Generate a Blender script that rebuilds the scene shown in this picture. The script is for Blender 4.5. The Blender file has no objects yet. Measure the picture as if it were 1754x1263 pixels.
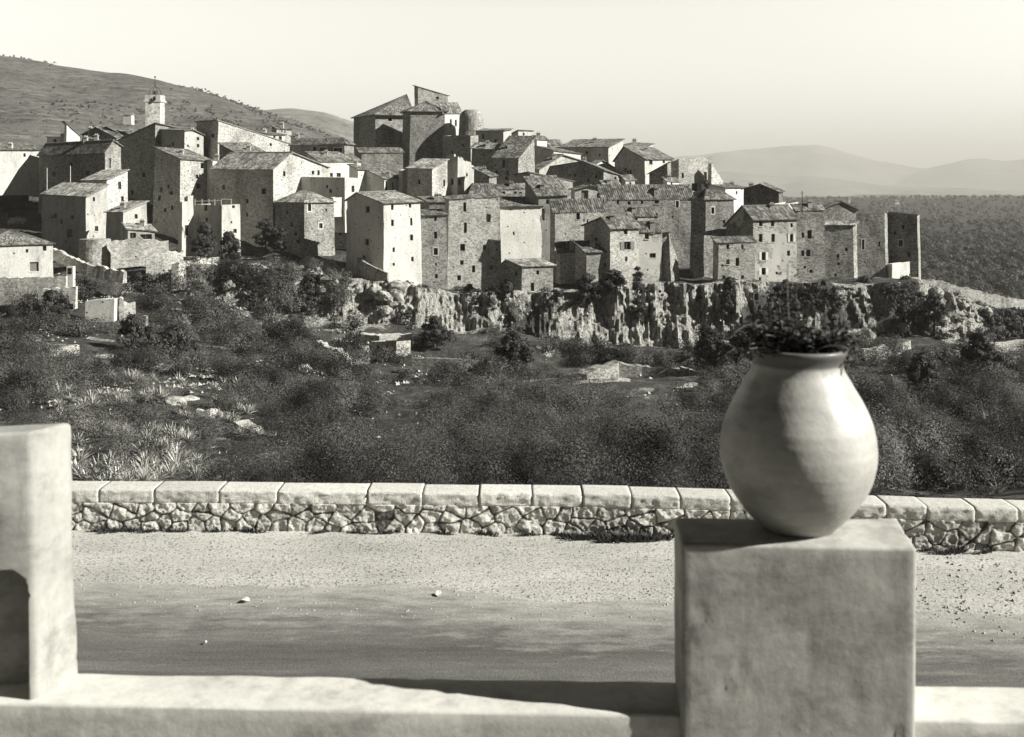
import bpy, bmesh, math, random
import numpy as np
from mathutils import Vector

R = math.radians
random.seed(7)
rng = np.random.default_rng(11)
scene = bpy.context.scene
col = scene.collection

# ------------------------------------------------------------------ survey of the place
F, CX, HY, HC = 1800.0, 877.0, 325.0, 3.6      # focal length (photo px), principal column, eye-level row, eye height above the road


def P(px, py, d):
    return Vector(((px - CX) / F * d, d, HC - (py - HY) / F * d))


# ------------------------------------------------------------------ helpers
def tag(o, label=None, cat=None, group=None, kind=None):
    if label: o['label'] = label
    if cat: o['category'] = cat
    if group: o['group'] = group
    if kind: o['kind'] = kind
    return o


def empty(name, loc, label=None, cat=None, group=None):
    o = bpy.data.objects.new(name, None)
    o.empty_display_size = 0.5
    o.location = loc
    col.objects.link(o)
    return tag(o, label, cat, group)


def link_mesh(name, me, mats=(), parent=None):
    o = bpy.data.objects.new(name, me)
    for m in (mats if isinstance(mats, (list, tuple)) else [mats]):
        me.materials.append(m)
    col.objects.link(o)
    if parent is not None: o.parent = parent
    return o


def mesh_np(name, v, f, k, attrs=None, smooth=False):
    """v (n,3) floats, f (m,k) ints"""
    me = bpy.data.meshes.new(name)
    v = np.asarray(v, dtype=np.float32); f = np.asarray(f, dtype=np.int32)
    me.vertices.add(len(v)); me.vertices.foreach_set('co', v.ravel())
    me.loops.add(f.size); me.loops.foreach_set('vertex_index', f.ravel())
    me.polygons.add(len(f))
    me.polygons.foreach_set('loop_start', np.arange(0, f.size, k, dtype=np.int32))
    me.polygons.foreach_set('use_smooth', np.full(len(f), smooth, dtype=bool))
    for nm, dom, arr in (attrs or []):
        a = me.attributes.new(nm, 'FLOAT', dom)
        a.data.foreach_set('value', np.asarray(arr, dtype=np.float32))
    me.update(calc_edges=True)
    return me


def grid_faces(nr, nc):
    i = np.arange(nr - 1)[:, None] * nc + np.arange(nc - 1)[None, :]
    return np.stack([i, i + 1, i + nc + 1, i + nc], -1).reshape(-1, 4)


class MB:
    """collects polygons of one mesh (several material slots allowed)"""
    def __init__(s): s.v = []; s.f = []; s.m = []; s.uv = []
    def poly(s, pts, mi=0, uv=None):
        n = len(s.v); s.v += [tuple(p) for p in pts]
        s.f.append(tuple(range(n, n + len(pts)))); s.m.append(mi); s.uv.append(uv)
    def box8(s, b, t, mi=0):
        """b,t: four bottom and four top corners, anticlockwise from above"""
        s.poly([t[0], t[1], t[2], t[3]], mi); s.poly([b[3], b[2], b[1], b[0]], mi)
        for i in range(4):
            j = (i + 1) % 4
            s.poly([b[i], b[j], t[j], t[i]], mi)
    def box(s, x0, x1, y0, y1, z0, z1, mi=0):
        q = [(x0, y0), (x1, y0), (x1, y1), (x0, y1)]
        s.box8([Vector((a, b, z0)) for a, b in q], [Vector((a, b, z1)) for a, b in q], mi)
    def tube(s, a, b, r0, r1, n=8, mi=0):
        a = Vector(a); b = Vector(b); d = (b - a).normalized()
        x = d.orthogonal().normalized(); y = d.cross(x)
        ra = [a + (x * math.cos(t) + y * math.sin(t)) * r0 for t in [2 * math.pi * i / n for i in range(n)]]
        rb = [b + (x * math.cos(t) + y * math.sin(t)) * r1 for t in [2 * math.pi * i / n for i in range(n)]]
        for i in range(n):
            j = (i + 1) % n
            s.poly([ra[i], ra[j], rb[j], rb[i]], mi)
        s.poly(ra[::-1], mi); s.poly(rb, mi)
    def build(s, name, mats, parent=None, origin=None, smooth=False, weld=True):
        o0 = Vector(origin) if origin is not None else Vector((0, 0, 0))
        me = bpy.data.meshes.new(name)
        me.from_pydata([tuple(Vector(p) - o0) for p in s.v], [], s.f)
        me.polygons.foreach_set('material_index', s.m)
        if any(u is not None for u in s.uv):
            ul = me.uv_layers.new(name='UVMap'); k = 0
            for p, u in zip(me.polygons, s.uv):
                for q in range(p.loop_total):
                    ul.data[p.loop_start + q].uv = u[q] if u else (0, 0)
        if weld:
            bm = bmesh.new(); bm.from_mesh(me)
            bmesh.ops.remove_doubles(bm, verts=bm.verts, dist=0.0005)
            bmesh.ops.recalc_face_normals(bm, faces=bm.faces)
            bm.to_mesh(me); bm.free()
        if smooth: me.polygons.foreach_set('use_smooth', [True] * len(me.polygons))
        ob = link_mesh(name, me, mats, parent)
        if parent is None and origin is not None: ob.location = o0
        return ob


# vectorised value noise -------------------------------------------------
def _hash(ix, iy, iz):
    h = (ix * 374761393 + iy * 668265263 + iz * 1274126177) & 0xFFFFFFFF
    h = ((h ^ (h >> 13)) * 1103515245) & 0xFFFFFFFF
    return ((h ^ (h >> 16)) & 0xFFFF) / 65535.0


def vnoise(x, y, z=0.0):
    x, y, z = np.broadcast_arrays(np.asarray(x, float), np.asarray(y, float), np.asarray(z, float))
    xi = np.floor(x).astype(np.int64); yi = np.floor(y).astype(np.int64); zi = np.floor(z).astype(np.int64)
    fx = x - xi; fy = y - yi; fz = z - zi
    fx = fx * fx * (3 - 2 * fx); fy = fy * fy * (3 - 2 * fy); fz = fz * fz * (3 - 2 * fz)
    r = 0
    for a in (0, 1):
        for b in (0, 1):
            for c in (0, 1):
                w = (fx if a else 1 - fx) * (fy if b else 1 - fy) * (fz if c else 1 - fz)
                r = r + w * _hash(xi + a, yi + b, zi + c)
    return r * 2 - 1


def fbm(x, y, z=0.0, o=4):
    s = 0; a = 0.5; x = np.asarray(x, float); y = np.asarray(y, float); z = np.asarray(z, float)
    for i in range(o):
        s = s + a * vnoise(x, y, z)
        x = x * 2.03 + 17.1; y = y * 2.03 + 5.3; z = z * 2.03 + 9.7; a *= 0.5
    return s


# ------------------------------------------------------------------ materials
TINT = (1.0, 0.985, 0.905)     # warm grey of a toned print: every surface of the place carries it


def C(v, a=1.0): return (v * TINT[0], v * TINT[1], v * TINT[2], 1.0)


class NT:
    def __init__(s, name):
        s.m = bpy.data.materials.new(name); s.m.use_nodes = True
        s.t = s.m.node_tree; s.b = s.t.nodes['Principled BSDF']
        s.b.inputs['Roughness'].default_value = 0.9
        s.b.inputs['Specular IOR Level'].default_value = 0.15
    def n(s, typ, ins=None, **kw):
        nd = s.t.nodes.new(typ)
        for k, v in kw.items(): setattr(nd, k, v)
        for k, v in (ins or {}).items():
            if isinstance(v, tuple) and len(v) == 2 and hasattr(v[0], 'outputs'):
                s.t.links.new(v[0].outputs[v[1]], nd.inputs[k])
            else: nd.inputs[k].default_value = v
        return nd
    def pos(s, sc=(1, 1, 1), rot=(0, 0, 0)):
        g = s.n('ShaderNodeNewGeometry')
        return s.n('ShaderNodeMapping', {'Vector': (g, 'Position'), 'Scale': sc, 'Rotation': rot})
    def noise(s, vec, scale, detail=4, rough=0.6):
        return s.n('ShaderNodeTexNoise', {'Vector': (vec, 0), 'Scale': scale, 'Detail': detail, 'Roughness': rough})
    def ramp(s, src, stops, out=0):
        r = s.n('ShaderNodeValToRGB'); s.t.links.new(src.outputs[out], r.inputs['Fac'])
        e = r.color_ramp.elements
        while len(e) < len(stops): e.new(0.5)
        neutral = max(v for _, v in stops) >= 0.95      # a multiplier, not a colour
        for el, (p, v) in zip(e, stops): el.position = p; el.color = (v, v, v, 1) if neutral else C(v)
        return r
    def mix(s, fac, a, b, mode='MIX'):
        m = s.n('ShaderNodeMix', data_type='RGBA', blend_type=mode)
        for i, x in ((0, fac), (6, a), (7, b)):
            if isinstance(x, tuple) and hasattr(x[0], 'outputs'): s.t.links.new(x[0].outputs[x[1]], m.inputs[i])
            else: m.inputs[i].default_value = x
        return (m, 2)
    def math(s, op, a, b=0.5, c=None):
        m = s.n('ShaderNodeMath', operation=op)
        for i, x in enumerate((a, b) if c is None else (a, b, c)):
            if isinstance(x, tuple): s.t.links.new(x[0].outputs[x[1]], m.inputs[i])
            else: m.inputs[i].default_value = x
        return (m, 0)
    def col(s, x): s.t.links.new(x[0].outputs[x[1]], s.b.inputs['Base Color'])
    def bump(s, h, strength=0.5, dist=0.05):
        b = s.n('ShaderNodeBump', {'Strength': strength, 'Distance': dist, 'Height': h})
        s.t.links.new(b.outputs[0], s.b.inputs['Normal'])


def holes(t, c):
    """putlog holes and missing stones: small dark pits scattered over old walls"""
    v = t.n('ShaderNodeTexVoronoi', {'Vector': (t.pos((1, 1, 1.2)), 0), 'Scale': 0.62})
    v2 = t.n('ShaderNodeTexVoronoi', {'Vector': (t.pos((1, 1, 1)), 0), 'Scale': 1.9})
    r = t.ramp(v, [(0.085, 0.12), (0.11, 1.0)]); r2 = t.ramp(v2, [(0.10, 0.45), (0.17, 1.0)])
    return t.mix(1.0, t.mix(1.0, c, (r, 0), 'MULTIPLY'), (r2, 0), 'MULTIPLY')


def vary(t, lo=0.78, hi=1.0):
    """no two walls were built or limed alike"""
    oi = t.n('ShaderNodeObjectInfo'); r = t.ramp(oi, [(0, lo), (1, hi)], 5)
    return (r, 0)


def m_stone(name, lo, hi, scale=3.3, mortar=None, patch=0.5, plaster=None, bump=0.4):
    t = NT(name)
    p = t.pos((1, 1, 1.55))
    wob = t.noise(p, 1.7, 2)
    pv = t.mix(0.12, (p, 0), (wob, 1), 'ADD')
    v = t.n('ShaderNodeTexVoronoi', {'Vector': pv, 'Scale': scale, 'Randomness': 1.0})
    ve = t.n('ShaderNodeTexVoronoi', {'Vector': pv, 'Scale': scale, 'Randomness': 1.0}, feature='DISTANCE_TO_EDGE')
    sep = t.n('ShaderNodeSeparateColor', {'Color': (v, 'Color')})
    stone = t.ramp(sep, [(0.0, lo * 0.7), (0.25, lo), (0.6, (lo + hi) / 2), (1.0, hi)])
    fine = t.noise(p, 9.0, 5, 0.7)
    fr = t.ramp(fine, [(0.3, 0.72), (0.6, 1.12)])
    c1 = t.mix(1.0, (stone, 0), (fr, 0), 'MULTIPLY')
    er = t.ramp(ve, [(0.0, .75), (0.07, 0)])
    c2 = t.mix((er, 0), c1, C(mortar if mortar is not None else lo * 0.75))
    big = t.noise(t.pos((0.28, 0.28, 0.17)), 1.0, 4, 0.6)
    br = t.ramp(big, [(0.32, 1 - patch * 0.75), (0.5, 1.0), (0.68, 1 + patch * 0.3)])
    c3 = t.mix(1.0, c2, (br, 0), 'MULTIPLY')
    if plaster:
        pn = t.noise(t.pos((0.22, 0.22, 0.2)), 1.0, 5, 0.62)
        pm = t.ramp(pn, [(0.5, 0), (0.53, 1)])
        c3 = t.mix((pm, 0), c3, C(plaster))
    c3 = holes(t, t.mix(1.0, c3, vary(t), 'MULTIPLY'))
    t.col(c3)
    h = t.math('ADD', t.math('MULTIPLY', (ve, 0), 1.0), t.math('MULTIPLY', (fine, 0), 0.6))
    t.bump(h, bump, 0.12)
    return t.m


def m_plaster(name, v, dirt=0.35, scale=1.0, streak=True, bump=0.25, rough=0.9):
    t = NT(name)
    t.b.inputs['Roughness'].default_value = rough
    n1 = t.noise(t.pos((scale * .35, scale * .35, scale * .16 if streak else scale * .35)), 1.0, 6, 0.65)
    r1 = t.ramp(n1, [(0.3, v * (1 - dirt)), (0.5, v * (1 - dirt * .25)), (0.7, v)])
    n2 = t.noise(t.pos((scale * 5, scale * 5, scale * 3)), 1.0, 5, 0.7)
    r2 = t.ramp(n2, [(0.3, 0.8), (0.6, 1.06)])
    n3 = t.noise(t.pos((1.6, 1.6, .5)), 1.0, 5, 0.7)
    r3 = t.ramp(n3, [(0.32, 1 - dirt * .8), (0.5, 1.0)])
    c = t.mix(1.0, t.mix(1.0, (r1, 0), (r2, 0), 'MULTIPLY'), (r3, 0), 'MULTIPLY')
    t.col(holes(t, t.mix(1.0, c, vary(t), 'MULTIPLY')))
    t.bump((n2, 0), bump, 0.05)
    return t.m


def m_tile(name, lo, hi):
    t = NT(name)
    uv = t.n('ShaderNodeUVMap')
    sn = t.n('ShaderNodeVectorMath', {0: (uv, 0), 1: (0.32, 0.42, 1.0)}, operation='SNAP')
    wn = t.n('ShaderNodeTexWhiteNoise', {'Vector': (sn, 0)}, noise_dimensions='3D')
    r = t.ramp(wn, [(0, lo * .6), (0.35, lo), (0.8, hi), (1.0, hi * 1.35)])
    n = t.noise(t.pos(), 0.5, 5, 0.65)
    rr = t.ramp(n, [(0.3, 0.55), (0.65, 1.15)])
    n2 = t.noise(t.pos(), 7.0, 4, 0.7)
    r2 = t.ramp(n2, [(0.3, 0.7), (0.7, 1.2)])
    t.col(t.mix(1.0, t.mix(1.0, (r, 0), (rr, 0), 'MULTIPLY'), (r2, 0), 'MULTIPLY'))
    t.bump((n2, 0), 0.5, 0.04)
    return t.m


def m_flat(name, v, rough=0.8, var=0.25, scale=6.0, spec=0.2, bump=0.2):
    t = NT(name)
    t.b.inputs['Roughness'].default_value = rough
    t.b.inputs['Specular IOR Level'].default_value = spec
    n = t.noise(t.pos(), scale, 4, 0.65)
    r = t.ramp(n, [(0.3, v * (1 - var)), (0.7, v * (1 + var))])
    t.col((r, 0)); t.bump((n, 0), bump, 0.03)
    return t.m


def m_leaf(name, lo, hi, spec=0.25):
    t = NT(name)
    a = t.n('ShaderNodeAttribute', attribute_name='tone')
    r = t.ramp(a, [(0.0, lo), (0.6, lo + (hi - lo) * .5), (1.0, hi)], 2)
    t.col((r, 0))
    t.b.inputs['Roughness'].default_value = 0.6
    t.b.inputs['Specular IOR Level'].default_value = spec
    tl = t.n('ShaderNodeBsdfTranslucent', {'Color': (r, 0)}); mx = t.n('ShaderNodeMixShader', {0: 0.25, 1: (t.b, 0), 2: (tl, 0)})
    t.t.links.new(mx.outputs[0], t.t.nodes['Material Output'].inputs['Surface'])
    return t.m


M = {}
M['s'] = m_stone('rubble_stone', 0.28, 0.52)
M['sl'] = m_stone('pale_rubble_stone', 0.46, 0.76, mortar=0.46, patch=0.5)
M['sd'] = m_stone('dark_rubble_stone', 0.16, 0.32, mortar=0.14)
M['sp'] = m_stone('patched_stone', 0.38, 0.60, plaster=0.60)
M['w'] = m_plaster('white_plaster', 0.82, 0.30)
M['ww'] = m_plaster('fresh_white_plaster', 0.86, 0.18)
M['g'] = m_plaster('grey_plaster', 0.44, 0.4)
M['p'] = m_plaster('pale_plaster', 0.64, 0.40)
M['tile'] = m_tile('canal_tiles', 0.13, 0.26)
M['tile2'] = m_tile('pale_canal_tiles', 0.22, 0.42)
M['pane'] = m_flat('dark_pane', 0.012, 0.35, 0.3, 3, 0.3, 0)
M['wood'] = m_flat('weathered_wood', 0.16, 0.8)
M['shut'] = m_flat('grey_shutter', 0.24, 0.8)
M['shutw'] = m_flat('white_shutter', 0.75, 0.8)
M['sur'] = m_flat('lime_surround', 0.62, 0.9)
M['iron'] = m_flat('wrought_iron', 0.03, 0.6)
# ------------------------------------------------------------------ houses
def lerp(a, b, t): return a + (b - a) * t


def roof_patch(mb, a, b, c, d, wl=0.36, amp=0.038, th=0.13, jit=0.03):
    """tiled slope: eave a->b, ridge d->c; half-round tile rows run down the slope"""
    a, b, c, d = map(Vector, (a, b, c, d))
    le = max((b - a).length, (c - d).length); ls = ((d - a).length + (c - b).length) / 2
    if le < 0.3 or ls < 0.2: return
    nu = max(4, int(le / wl) * 4); nv = max(2, int(ls / 0.8))
    n = (b - a).cross(d - a)
    if n.length < 1e-6: n = (b - a).cross(c - a)
    n.normalize()
    if n.z < 0: n = -n
    rows = []
    sag = random.uniform(0.0, 0.10)
    for j in range(nv + 1):
        t = j / nv; row = []
        for i in range(nu + 1):
            s = i / nu
            p = lerp(lerp(a, b, s), lerp(d, c, s), t)
            k = i % 4
            h = (0, .72, 1, .72)[k] * amp
            rj = _hash(np.int64(int(a.x * 50) + i // 4), np.int64(j), np.int64(int(a.z * 50))) - 0.5
            h += float(rj) * jit - sag * math.sin(math.pi * s) * math.sin(math.pi * min(1, t + .2))
            p = p + n * h
            if j == 0:
                dn = (lerp(a, b, s) - lerp(d, c, s))
                if dn.length > 1e-6: p = p + dn.normalized() * (float(rj) * 0.14 + (0.08 if k in (1, 2, 3) else 0))
            row.append((p, (s * le, t * ls)))
        rows.append(row)
    for j in range(nv):
        for i in range(nu):
            q = (rows[j][i], rows[j][i + 1], rows[j + 1][i + 1], rows[j + 1][i])
            mb.poly([x[0] for x in q], 0, [x[1] for x in q])
    # underside and edges
    dn = Vector((0, 0, -th))
    low = [a + dn, b + dn, c + dn, d + dn]
    mb.poly(low[::-1])
    for e0, e1 in ((rows[0][0][0], rows[0][nu][0]), (rows[0][nu][0], rows[nv][nu][0]), (rows[nv][0][0], rows[0][0][0]), (rows[nv][nu][0], rows[nv][0][0])):
        pass
    top = [a, b, c, d]
    for i in range(4):
        j = (i + 1) % 4
        if (top[i] - top[j]).length > 0.05:
            mb.poly([low[i], low[j], top[j] + n * amp * .5, top[i] + n * amp * .5])


class Block:
    pass


def solve_right(Cp, d, px, th):
    t = (px - CX) / F
    return (t * d - Cp.x) / (math.cos(th) - t * math.sin(th))


def solve_left(Cp, d, px, th):
    t = (px - CX) / F
    return (Cp.x - t * d) / (math.sin(th) + t * math.cos(th))


def house(label, d, xs, ys, base, tu, tv=None, roof='mono', mat='s', peak=None, rise=None, wl=(), wr=(), dep=7.0,
          tmat='tile', ch=(), name='village_house', cat='house', parent=None, batter=0.02, ext=5.0, oh=0.35, group='houses of the hill village', jag=0.8):
    mono_rise = roof == 'mono' and rise is not None
    rise = 2.0 if rise is None else rise
    tu = R(tu); tv = tu if tv is None else R(tv)
    xl, xc, xr = xs; yl, yc, yr = ys
    Cp = P(xc, yc, d)
    u = Vector((math.cos(tu), math.sin(tu), 0)); v = Vector((-math.sin(tv), math.cos(tv), 0))
    a = solve_right(Cp, d, xr, tu) if xr is not None else dep
    b = solve_left(Cp, d, xl, tv) if xl is not None else dep
    b = max(b, 1.0)
    Cq = Vector((Cp.x, Cp.y, 0)); Rq = Cq + u * a; Lq = Cq + v * b; Bq = Rq + v * b
    zc = Cp.z
    zr = HC - (yr - HY) / F * Rq.y if yr is not None else zc
    zl = HC - (yl - HY) / F * Lq.y if yl is not None else (zc + rise if roof == 'mono' else zc)
    if mono_rise: zl = zc + rise
    zb = zl + zr - zc
    zbase = HC - (base - HY) / F * d - ext
    cen = (Cq + Rq + Lq + Bq) / 4
    if roof in ('hip', 'pyr'):
        zl = zr = zb = zc
    if roof == 'gableU': zl = zl if yl is not None else zc; zb = zl + zr - zc
    tops = {'C': zc, 'R': zr, 'B': zb, 'L': zl}
    plan = {'C': Cq, 'R': Rq, 'B': Bq, 'L': Lq}
    origin = Vector((cen.x, cen.y, zbase + ext))
    if parent is None:
        root = empty(name, origin, label, cat, group)
    else:
        root = parent; origin = Vector(root.location)
    mats = [M[mat], M['sd']]
    wb = MB()

    def corner(k, z):
        q = plan[k]; o = (q - cen).normalized() if (q - cen).length else Vector((0, 0, 0))
        return Vector((q.x, q.y, z)) + o * (max(0, tops[k] - z) * batter)

    # ridge
    pk = {}
    if roof == 'gableU':
        if peak:
            s = min(0.92, max(0.08, solve_left(Cp, d, peak[0], tv) / b)); dq = lerp(Cq, Lq, s).y
            zp = HC - (peak[1] - HY) / F * dq
        else: s = 0.5; zp = (zc + zl) / 2 + rise
        pk = {'CL': (s, zp), 'RB': (s, zp + zr - zc)}
    if roof == 'gableV':
        if peak:
            s = min(0.92, max(0.08, solve_right(Cp, d, peak[0], tu) / a)); dq = lerp(Cq, Rq, s).y
            zp = HC - (peak[1] - HY) / F * dq
        else: s = 0.5; zp = (zc + zr) / 2 + rise
        pk = {'CR': (s, zp), 'LB': (s, zp + zl - zc)}

    def face(k0, k1, wins, sgn):
        """wall from corner k0 to k1 with window openings"""
        z1 = min(tops[k0], tops[k1]) - 0.02
        L = (plan[k1] - plan[k0]).length
        rects = []
        for w in wins:
            px, py, ww, hh = w[:4]
            th = tu if sgn > 0 else tv
            slv = solve_right if sgn > 0 else solve_left
            s0 = slv(Cp, d, px - ww / 2, th); s1 = slv(Cp, d, px + ww / 2, th)
            if s0 > s1: s0, s1 = s1, s0
            dm = lerp(plan[k0], plan[k1], (s0 + s1) / 2 / L).y
            za = HC - (py + hh / 2 - HY) / F * dm; zz = HC - (py - hh / 2 - HY) / F * dm
            s0 = max(s0 / L, 0.03); s1 = min(s1 / L, 0.97); zz = min(zz, z1 - 0.1); za = max(za, zbase + 0.3)
            if s1 - s0 < 0.01 or zz - za < 0.15: continue
            if any(s0 < r[1] and s1 > r[0] and za < r[3] and zz > r[2] for r in rects): continue
            rects.append((s0, s1, za, zz, w[4] if len(w) > 4 else ''))
        S = sorted({0.0, 1.0, *[r[0] for r in rects], *[r[1] for r in rects]})
        Z = sorted({zbase, z1, *[r[2] for r in rects], *[r[3] for r in rects]})
        pt = lambda s, z: lerp(corner(k0, z), corner(k1, z), s)
        for i in range(len(S) - 1):
            for j in range(len(Z) - 1):
                sm = (S[i] + S[i + 1]) / 2; zm = (Z[j] + Z[j + 1]) / 2
                if any(r[0] < sm < r[1] and r[2] < zm < r[3] for r in rects): continue
                wb.poly([pt(S[i], Z[j]), pt(S[i + 1], Z[j]), pt(S[i + 1], Z[j + 1]), pt(S[i], Z[j + 1])])
        # above the straight part
        key = k0 + k1 if k0 + k1 in pk else (k1 + k0 if k1 + k0 in pk else None)
        cap = [pt(0, z1), pt(1, z1)]
        if tops[k1] > z1 + 0.03: cap.append(corner(k1, tops[k1]))
        if key:
            s, zp = pk[key]
            s = s if key == k0 + k1 else 1 - s
            q = lerp(plan[k0], plan[k1], s); cap.append(Vector((q.x, q.y, zp)))
        if tops[k0] > z1 + 0.03: cap.append(corner(k0, tops[k0]))
        if len(cap) > 2: wb.poly(cap)
        # outward normal
        e = plan[k1] - plan[k0]; nrm = Vector((e.y, -e.x, 0)).normalized()
        if nrm.dot(lerp(plan[k0], plan[k1], .5) - cen) < 0: nrm = -nrm
        for (s0, s1, za, zz, op) in rects:
            q = [pt(s0, za), pt(s1, za), pt(s1, zz), pt(s0, zz)]
            rec = 0.28
            r = [x - nrm * rec for x in q]
            for i in range(4):
                j = (i + 1) % 4
                wb.poly([q[i], q[j], r[j], r[i]])
            pm = MB()
            r2 = [x - nrm * (rec - 0.02) for x in q]
            if 'd' in op:
                pm.poly(r2, 1)
            else:
                pm.poly(r2, 0)
                ex = (q[1] - q[0]); ez = (q[3] - q[0]); f = 0.07
                wv = ex.normalized(); zv = Vector((0, 0, 1))
                o = r2[0] + nrm * 0.04; W = ex.length; H = ez.length
                def bar(x0, x1, y0, y1):
                    pm.poly([o + wv * x0 + zv * y0, o + wv * x1 + zv * y0, o + wv * x1 + zv * y1, o + wv * x0 + zv * y1], 1)
                bar(0, f, 0, H); bar(W - f, W, 0, H); bar(f, W - f, 0, f); bar(f, W - f, H - f, H)
                if W > 0.6: bar(W / 2 - .03, W / 2 + .03, f, H - f)
            win = pm.build('door' if 'd' in op else 'window', [M['pane'], M['wood']], root, origin, weld=False)
            wv = (q[1] - q[0]).normalized(); W = (q[1] - q[0]).length
            if 's' in op:
                sb = MB(); t = 0.16; pr = nrm * 0.03
                zv = Vector((0, 0, 1)); H = zz - za
                def slab(x0, x1, y0, y1):
                    bb = [q[0] + wv * x0 + zv * y0, q[0] + wv * x1 + zv * y0, q[0] + wv * x1 + zv * y1, q[0] + wv * x0 + zv * y1]
                    sb.box8([p - nrm * .05 for p in bb], [p + pr for p in bb])
                slab(-t, 0, 0, H); slab(W, W + t, 0, H); slab(-t, W + t, H, H + t); slab(-t, W + t, -t, 0)
                sb.build('surround', M['sur'], win, origin)
            else:
                sb = MB(); bb = [q[0] - wv * .08 + Vector((0, 0, -.1)), q[1] + wv * .08 + Vector((0, 0, -.1)), q[1] + wv * .08, q[0] - wv * .08]
                sb.box8([p - nrm * .05 for p in bb], [p + nrm * .07 for p in bb])
                if W > 0.55: sb.build('sill', M['sur'], win, origin)
            for key2, mt in (('o', 'shut'), ('O', 'shutw')):
                if key2 in op:
                    for sg in (-1, 1):
                        sb = MB(); w2 = W * .55
                        x0 = -w2 if sg < 0 else W
                        zv = Vector((0, 0, 1)); H = zz - za
                        bb = [q[0] + wv * x0, q[0] + wv * (x0 + w2), q[0] + wv * (x0 + w2) + zv * H, q[0] + wv * x0 + zv * H]
                        sb.box8([p + nrm * .02 for p in bb], [p + nrm * .07 for p in bb])
                        sb.build('shutter', M[mt], win, origin)
        return nrm

    if xl is not None and parent is None and xc - xl > 42 and len(wl) < 3:
        hh_ = min(base, yc + 110) - yc; wl = list(wl)
        for k in range(random.randint(3, 6)):
            wl.append((random.uniform(xl + 8, xc - 8), yc + hh_ * random.uniform(.18, .8), random.uniform(3, 5), random.uniform(5, 9)))
    face('C', 'R', wr, 1); face('C', 'L', wl, -1); face('L', 'B', (), 0); face('R', 'B', (), 0)
    T = {k: Vector((plan[k].x, plan[k].y, tops[k])) for k in plan}
    if roof in ('flat', 'ruin'):
        lo = min(tops.values())
        wb.poly([Vector((plan[k].x, plan[k].y, tops[k] - (0.35 if roof == 'flat' else 0.9))) for k in 'CRBL'], 1)
        if roof == 'ruin':
            for k0, k1 in (('C', 'R'), ('C', 'L'), ('L', 'B'), ('R', 'B')):
                A = T[k0]; Bv = T[k1]; n = max(2, int((Bv - A).length / 0.8))
                e = (Bv - A); inn = (cen - (plan[k0] + plan[k1]) / 2).normalized() * 0.45
                pz = 0
                for i in range(n):
                    p0 = lerp(A, Bv, i / n); p1 = lerp(A, Bv, (i + 1) / n)
                    pz = max(0.02, min(jag, pz + random.uniform(-.6, .6) * jag))
                    bt = [p0, p1, p1 + inn, p0 + inn]; bt = [x - Vector((0, 0, .05)) for x in bt]
                    wb.box8(bt, [x + Vector((0, 0, pz + .05)) for x in bt])
    wo = wb.build('wall', mats, root, origin)
    bm = bmesh.new(); bm.from_mesh(wo.data)
    for _ in range(2):
        bmesh.ops.subdivide_edges(bm, edges=[e for e in bm.edges if e.calc_length() > 1.6], cuts=2, use_grid_fill=True)
    if len(bm.verts):
        cs = np.array([tuple(vv.co + origin) for vv in bm.verts])
        n1 = fbm(cs[:, 0] / 2.2, cs[:, 1] / 2.2, cs[:, 2] / 2.6, 3) * .13; n2 = fbm(cs[:, 0] / 2.2 + 40, cs[:, 1] / 2.2, cs[:, 2] / 2.6 + 9, 3) * .13
        for vv, p, q in zip(bm.verts, n1, n2): vv.co.x += p; vv.co.y += q
    bm.to_mesh(wo.data); bm.free()
    rb = MB()

    def out(p, z, o):  # push an eave corner outwards in plan
        q = Vector((p.x, p.y, 0)) - cen; q = q + q.normalized() * o * 1.35
        return Vector((cen.x + q.x, cen.y + q.y, z))

    def plane_z(q):  # plane of the mono slope
        du = (q - Cq)
        # solve in u,v basis
        det = u.x * v.y - u.y * v.x
        s = (du.x * v.y - du.y * v.x) / det; t = (u.x * du.y - u.y * du.x) / det
        return zc + (zr - zc) * s / a + (zl - zc) * t / b
    rz = lambda fu, fv: lerp(lerp(zc, zr, fu), lerp(zl, zb, fu), fv)
    if roof == 'mono':
        E = {}
        for k in 'CRBL':
            p = out(plan[k], 0, oh); p.z = plane_z(Vector((p.x, p.y, 0))) + 0.10; E[k] = p
        edges = [('C', 'L', 'R', 'B'), ('C', 'R', 'L', 'B'), ('L', 'B', 'C', 'R'), ('R', 'B', 'C', 'L')]
        e = min(edges, key=lambda e: (E[e[0]].z + E[e[1]].z))
        roof_patch(rb, E[e[0]], E[e[1]], E[e[3]], E[e[2]])
    elif roof in ('gableU', 'gableV'):
        if roof == 'gableU':
            s, zp = pk['CL']; zp2 = pk['RB'][1]
            r0 = lerp(Cq, Lq, s); r1 = lerp(Rq, Bq, s); r0 = r0 - u * oh; r1 = r1 + u * oh
            ed = [('C', 'R', r0, r1), ('L', 'B', r0, r1)]; ax = u
        else:
            s, zp = pk['CR']; zp2 = pk['LB'][1]
            r0 = lerp(Cq, Rq, s) - v * oh; r1 = lerp(Lq, Bq, s) + v * oh
            ed = [('C', 'L', r0, r1), ('R', 'B', r0, r1)]; ax = v
        r0 = Vector((r0.x, r0.y, zp + .12)); r1 = Vector((r1.x, r1.y, zp2 + .12))
        for k0, k1, _, _ in ed:
            e0 = plan[k0] - ax * oh; e1 = plan[k1] + ax * oh
            e0 = Vector((e0.x, e0.y, tops[k0] + .10)); e1 = Vector((e1.x, e1.y, tops[k1] + .10))
            d0 = e0 - r0; d0 = d0 * (oh / max(.1, Vector((d0.x, d0.y)).length)); d1 = e1 - r1; d1 = d1 * (oh / max(.1, Vector((d1.x, d1.y)).length))
            roof_patch(rb, e0 + d0, e1 + d1, r1, r0)
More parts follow.
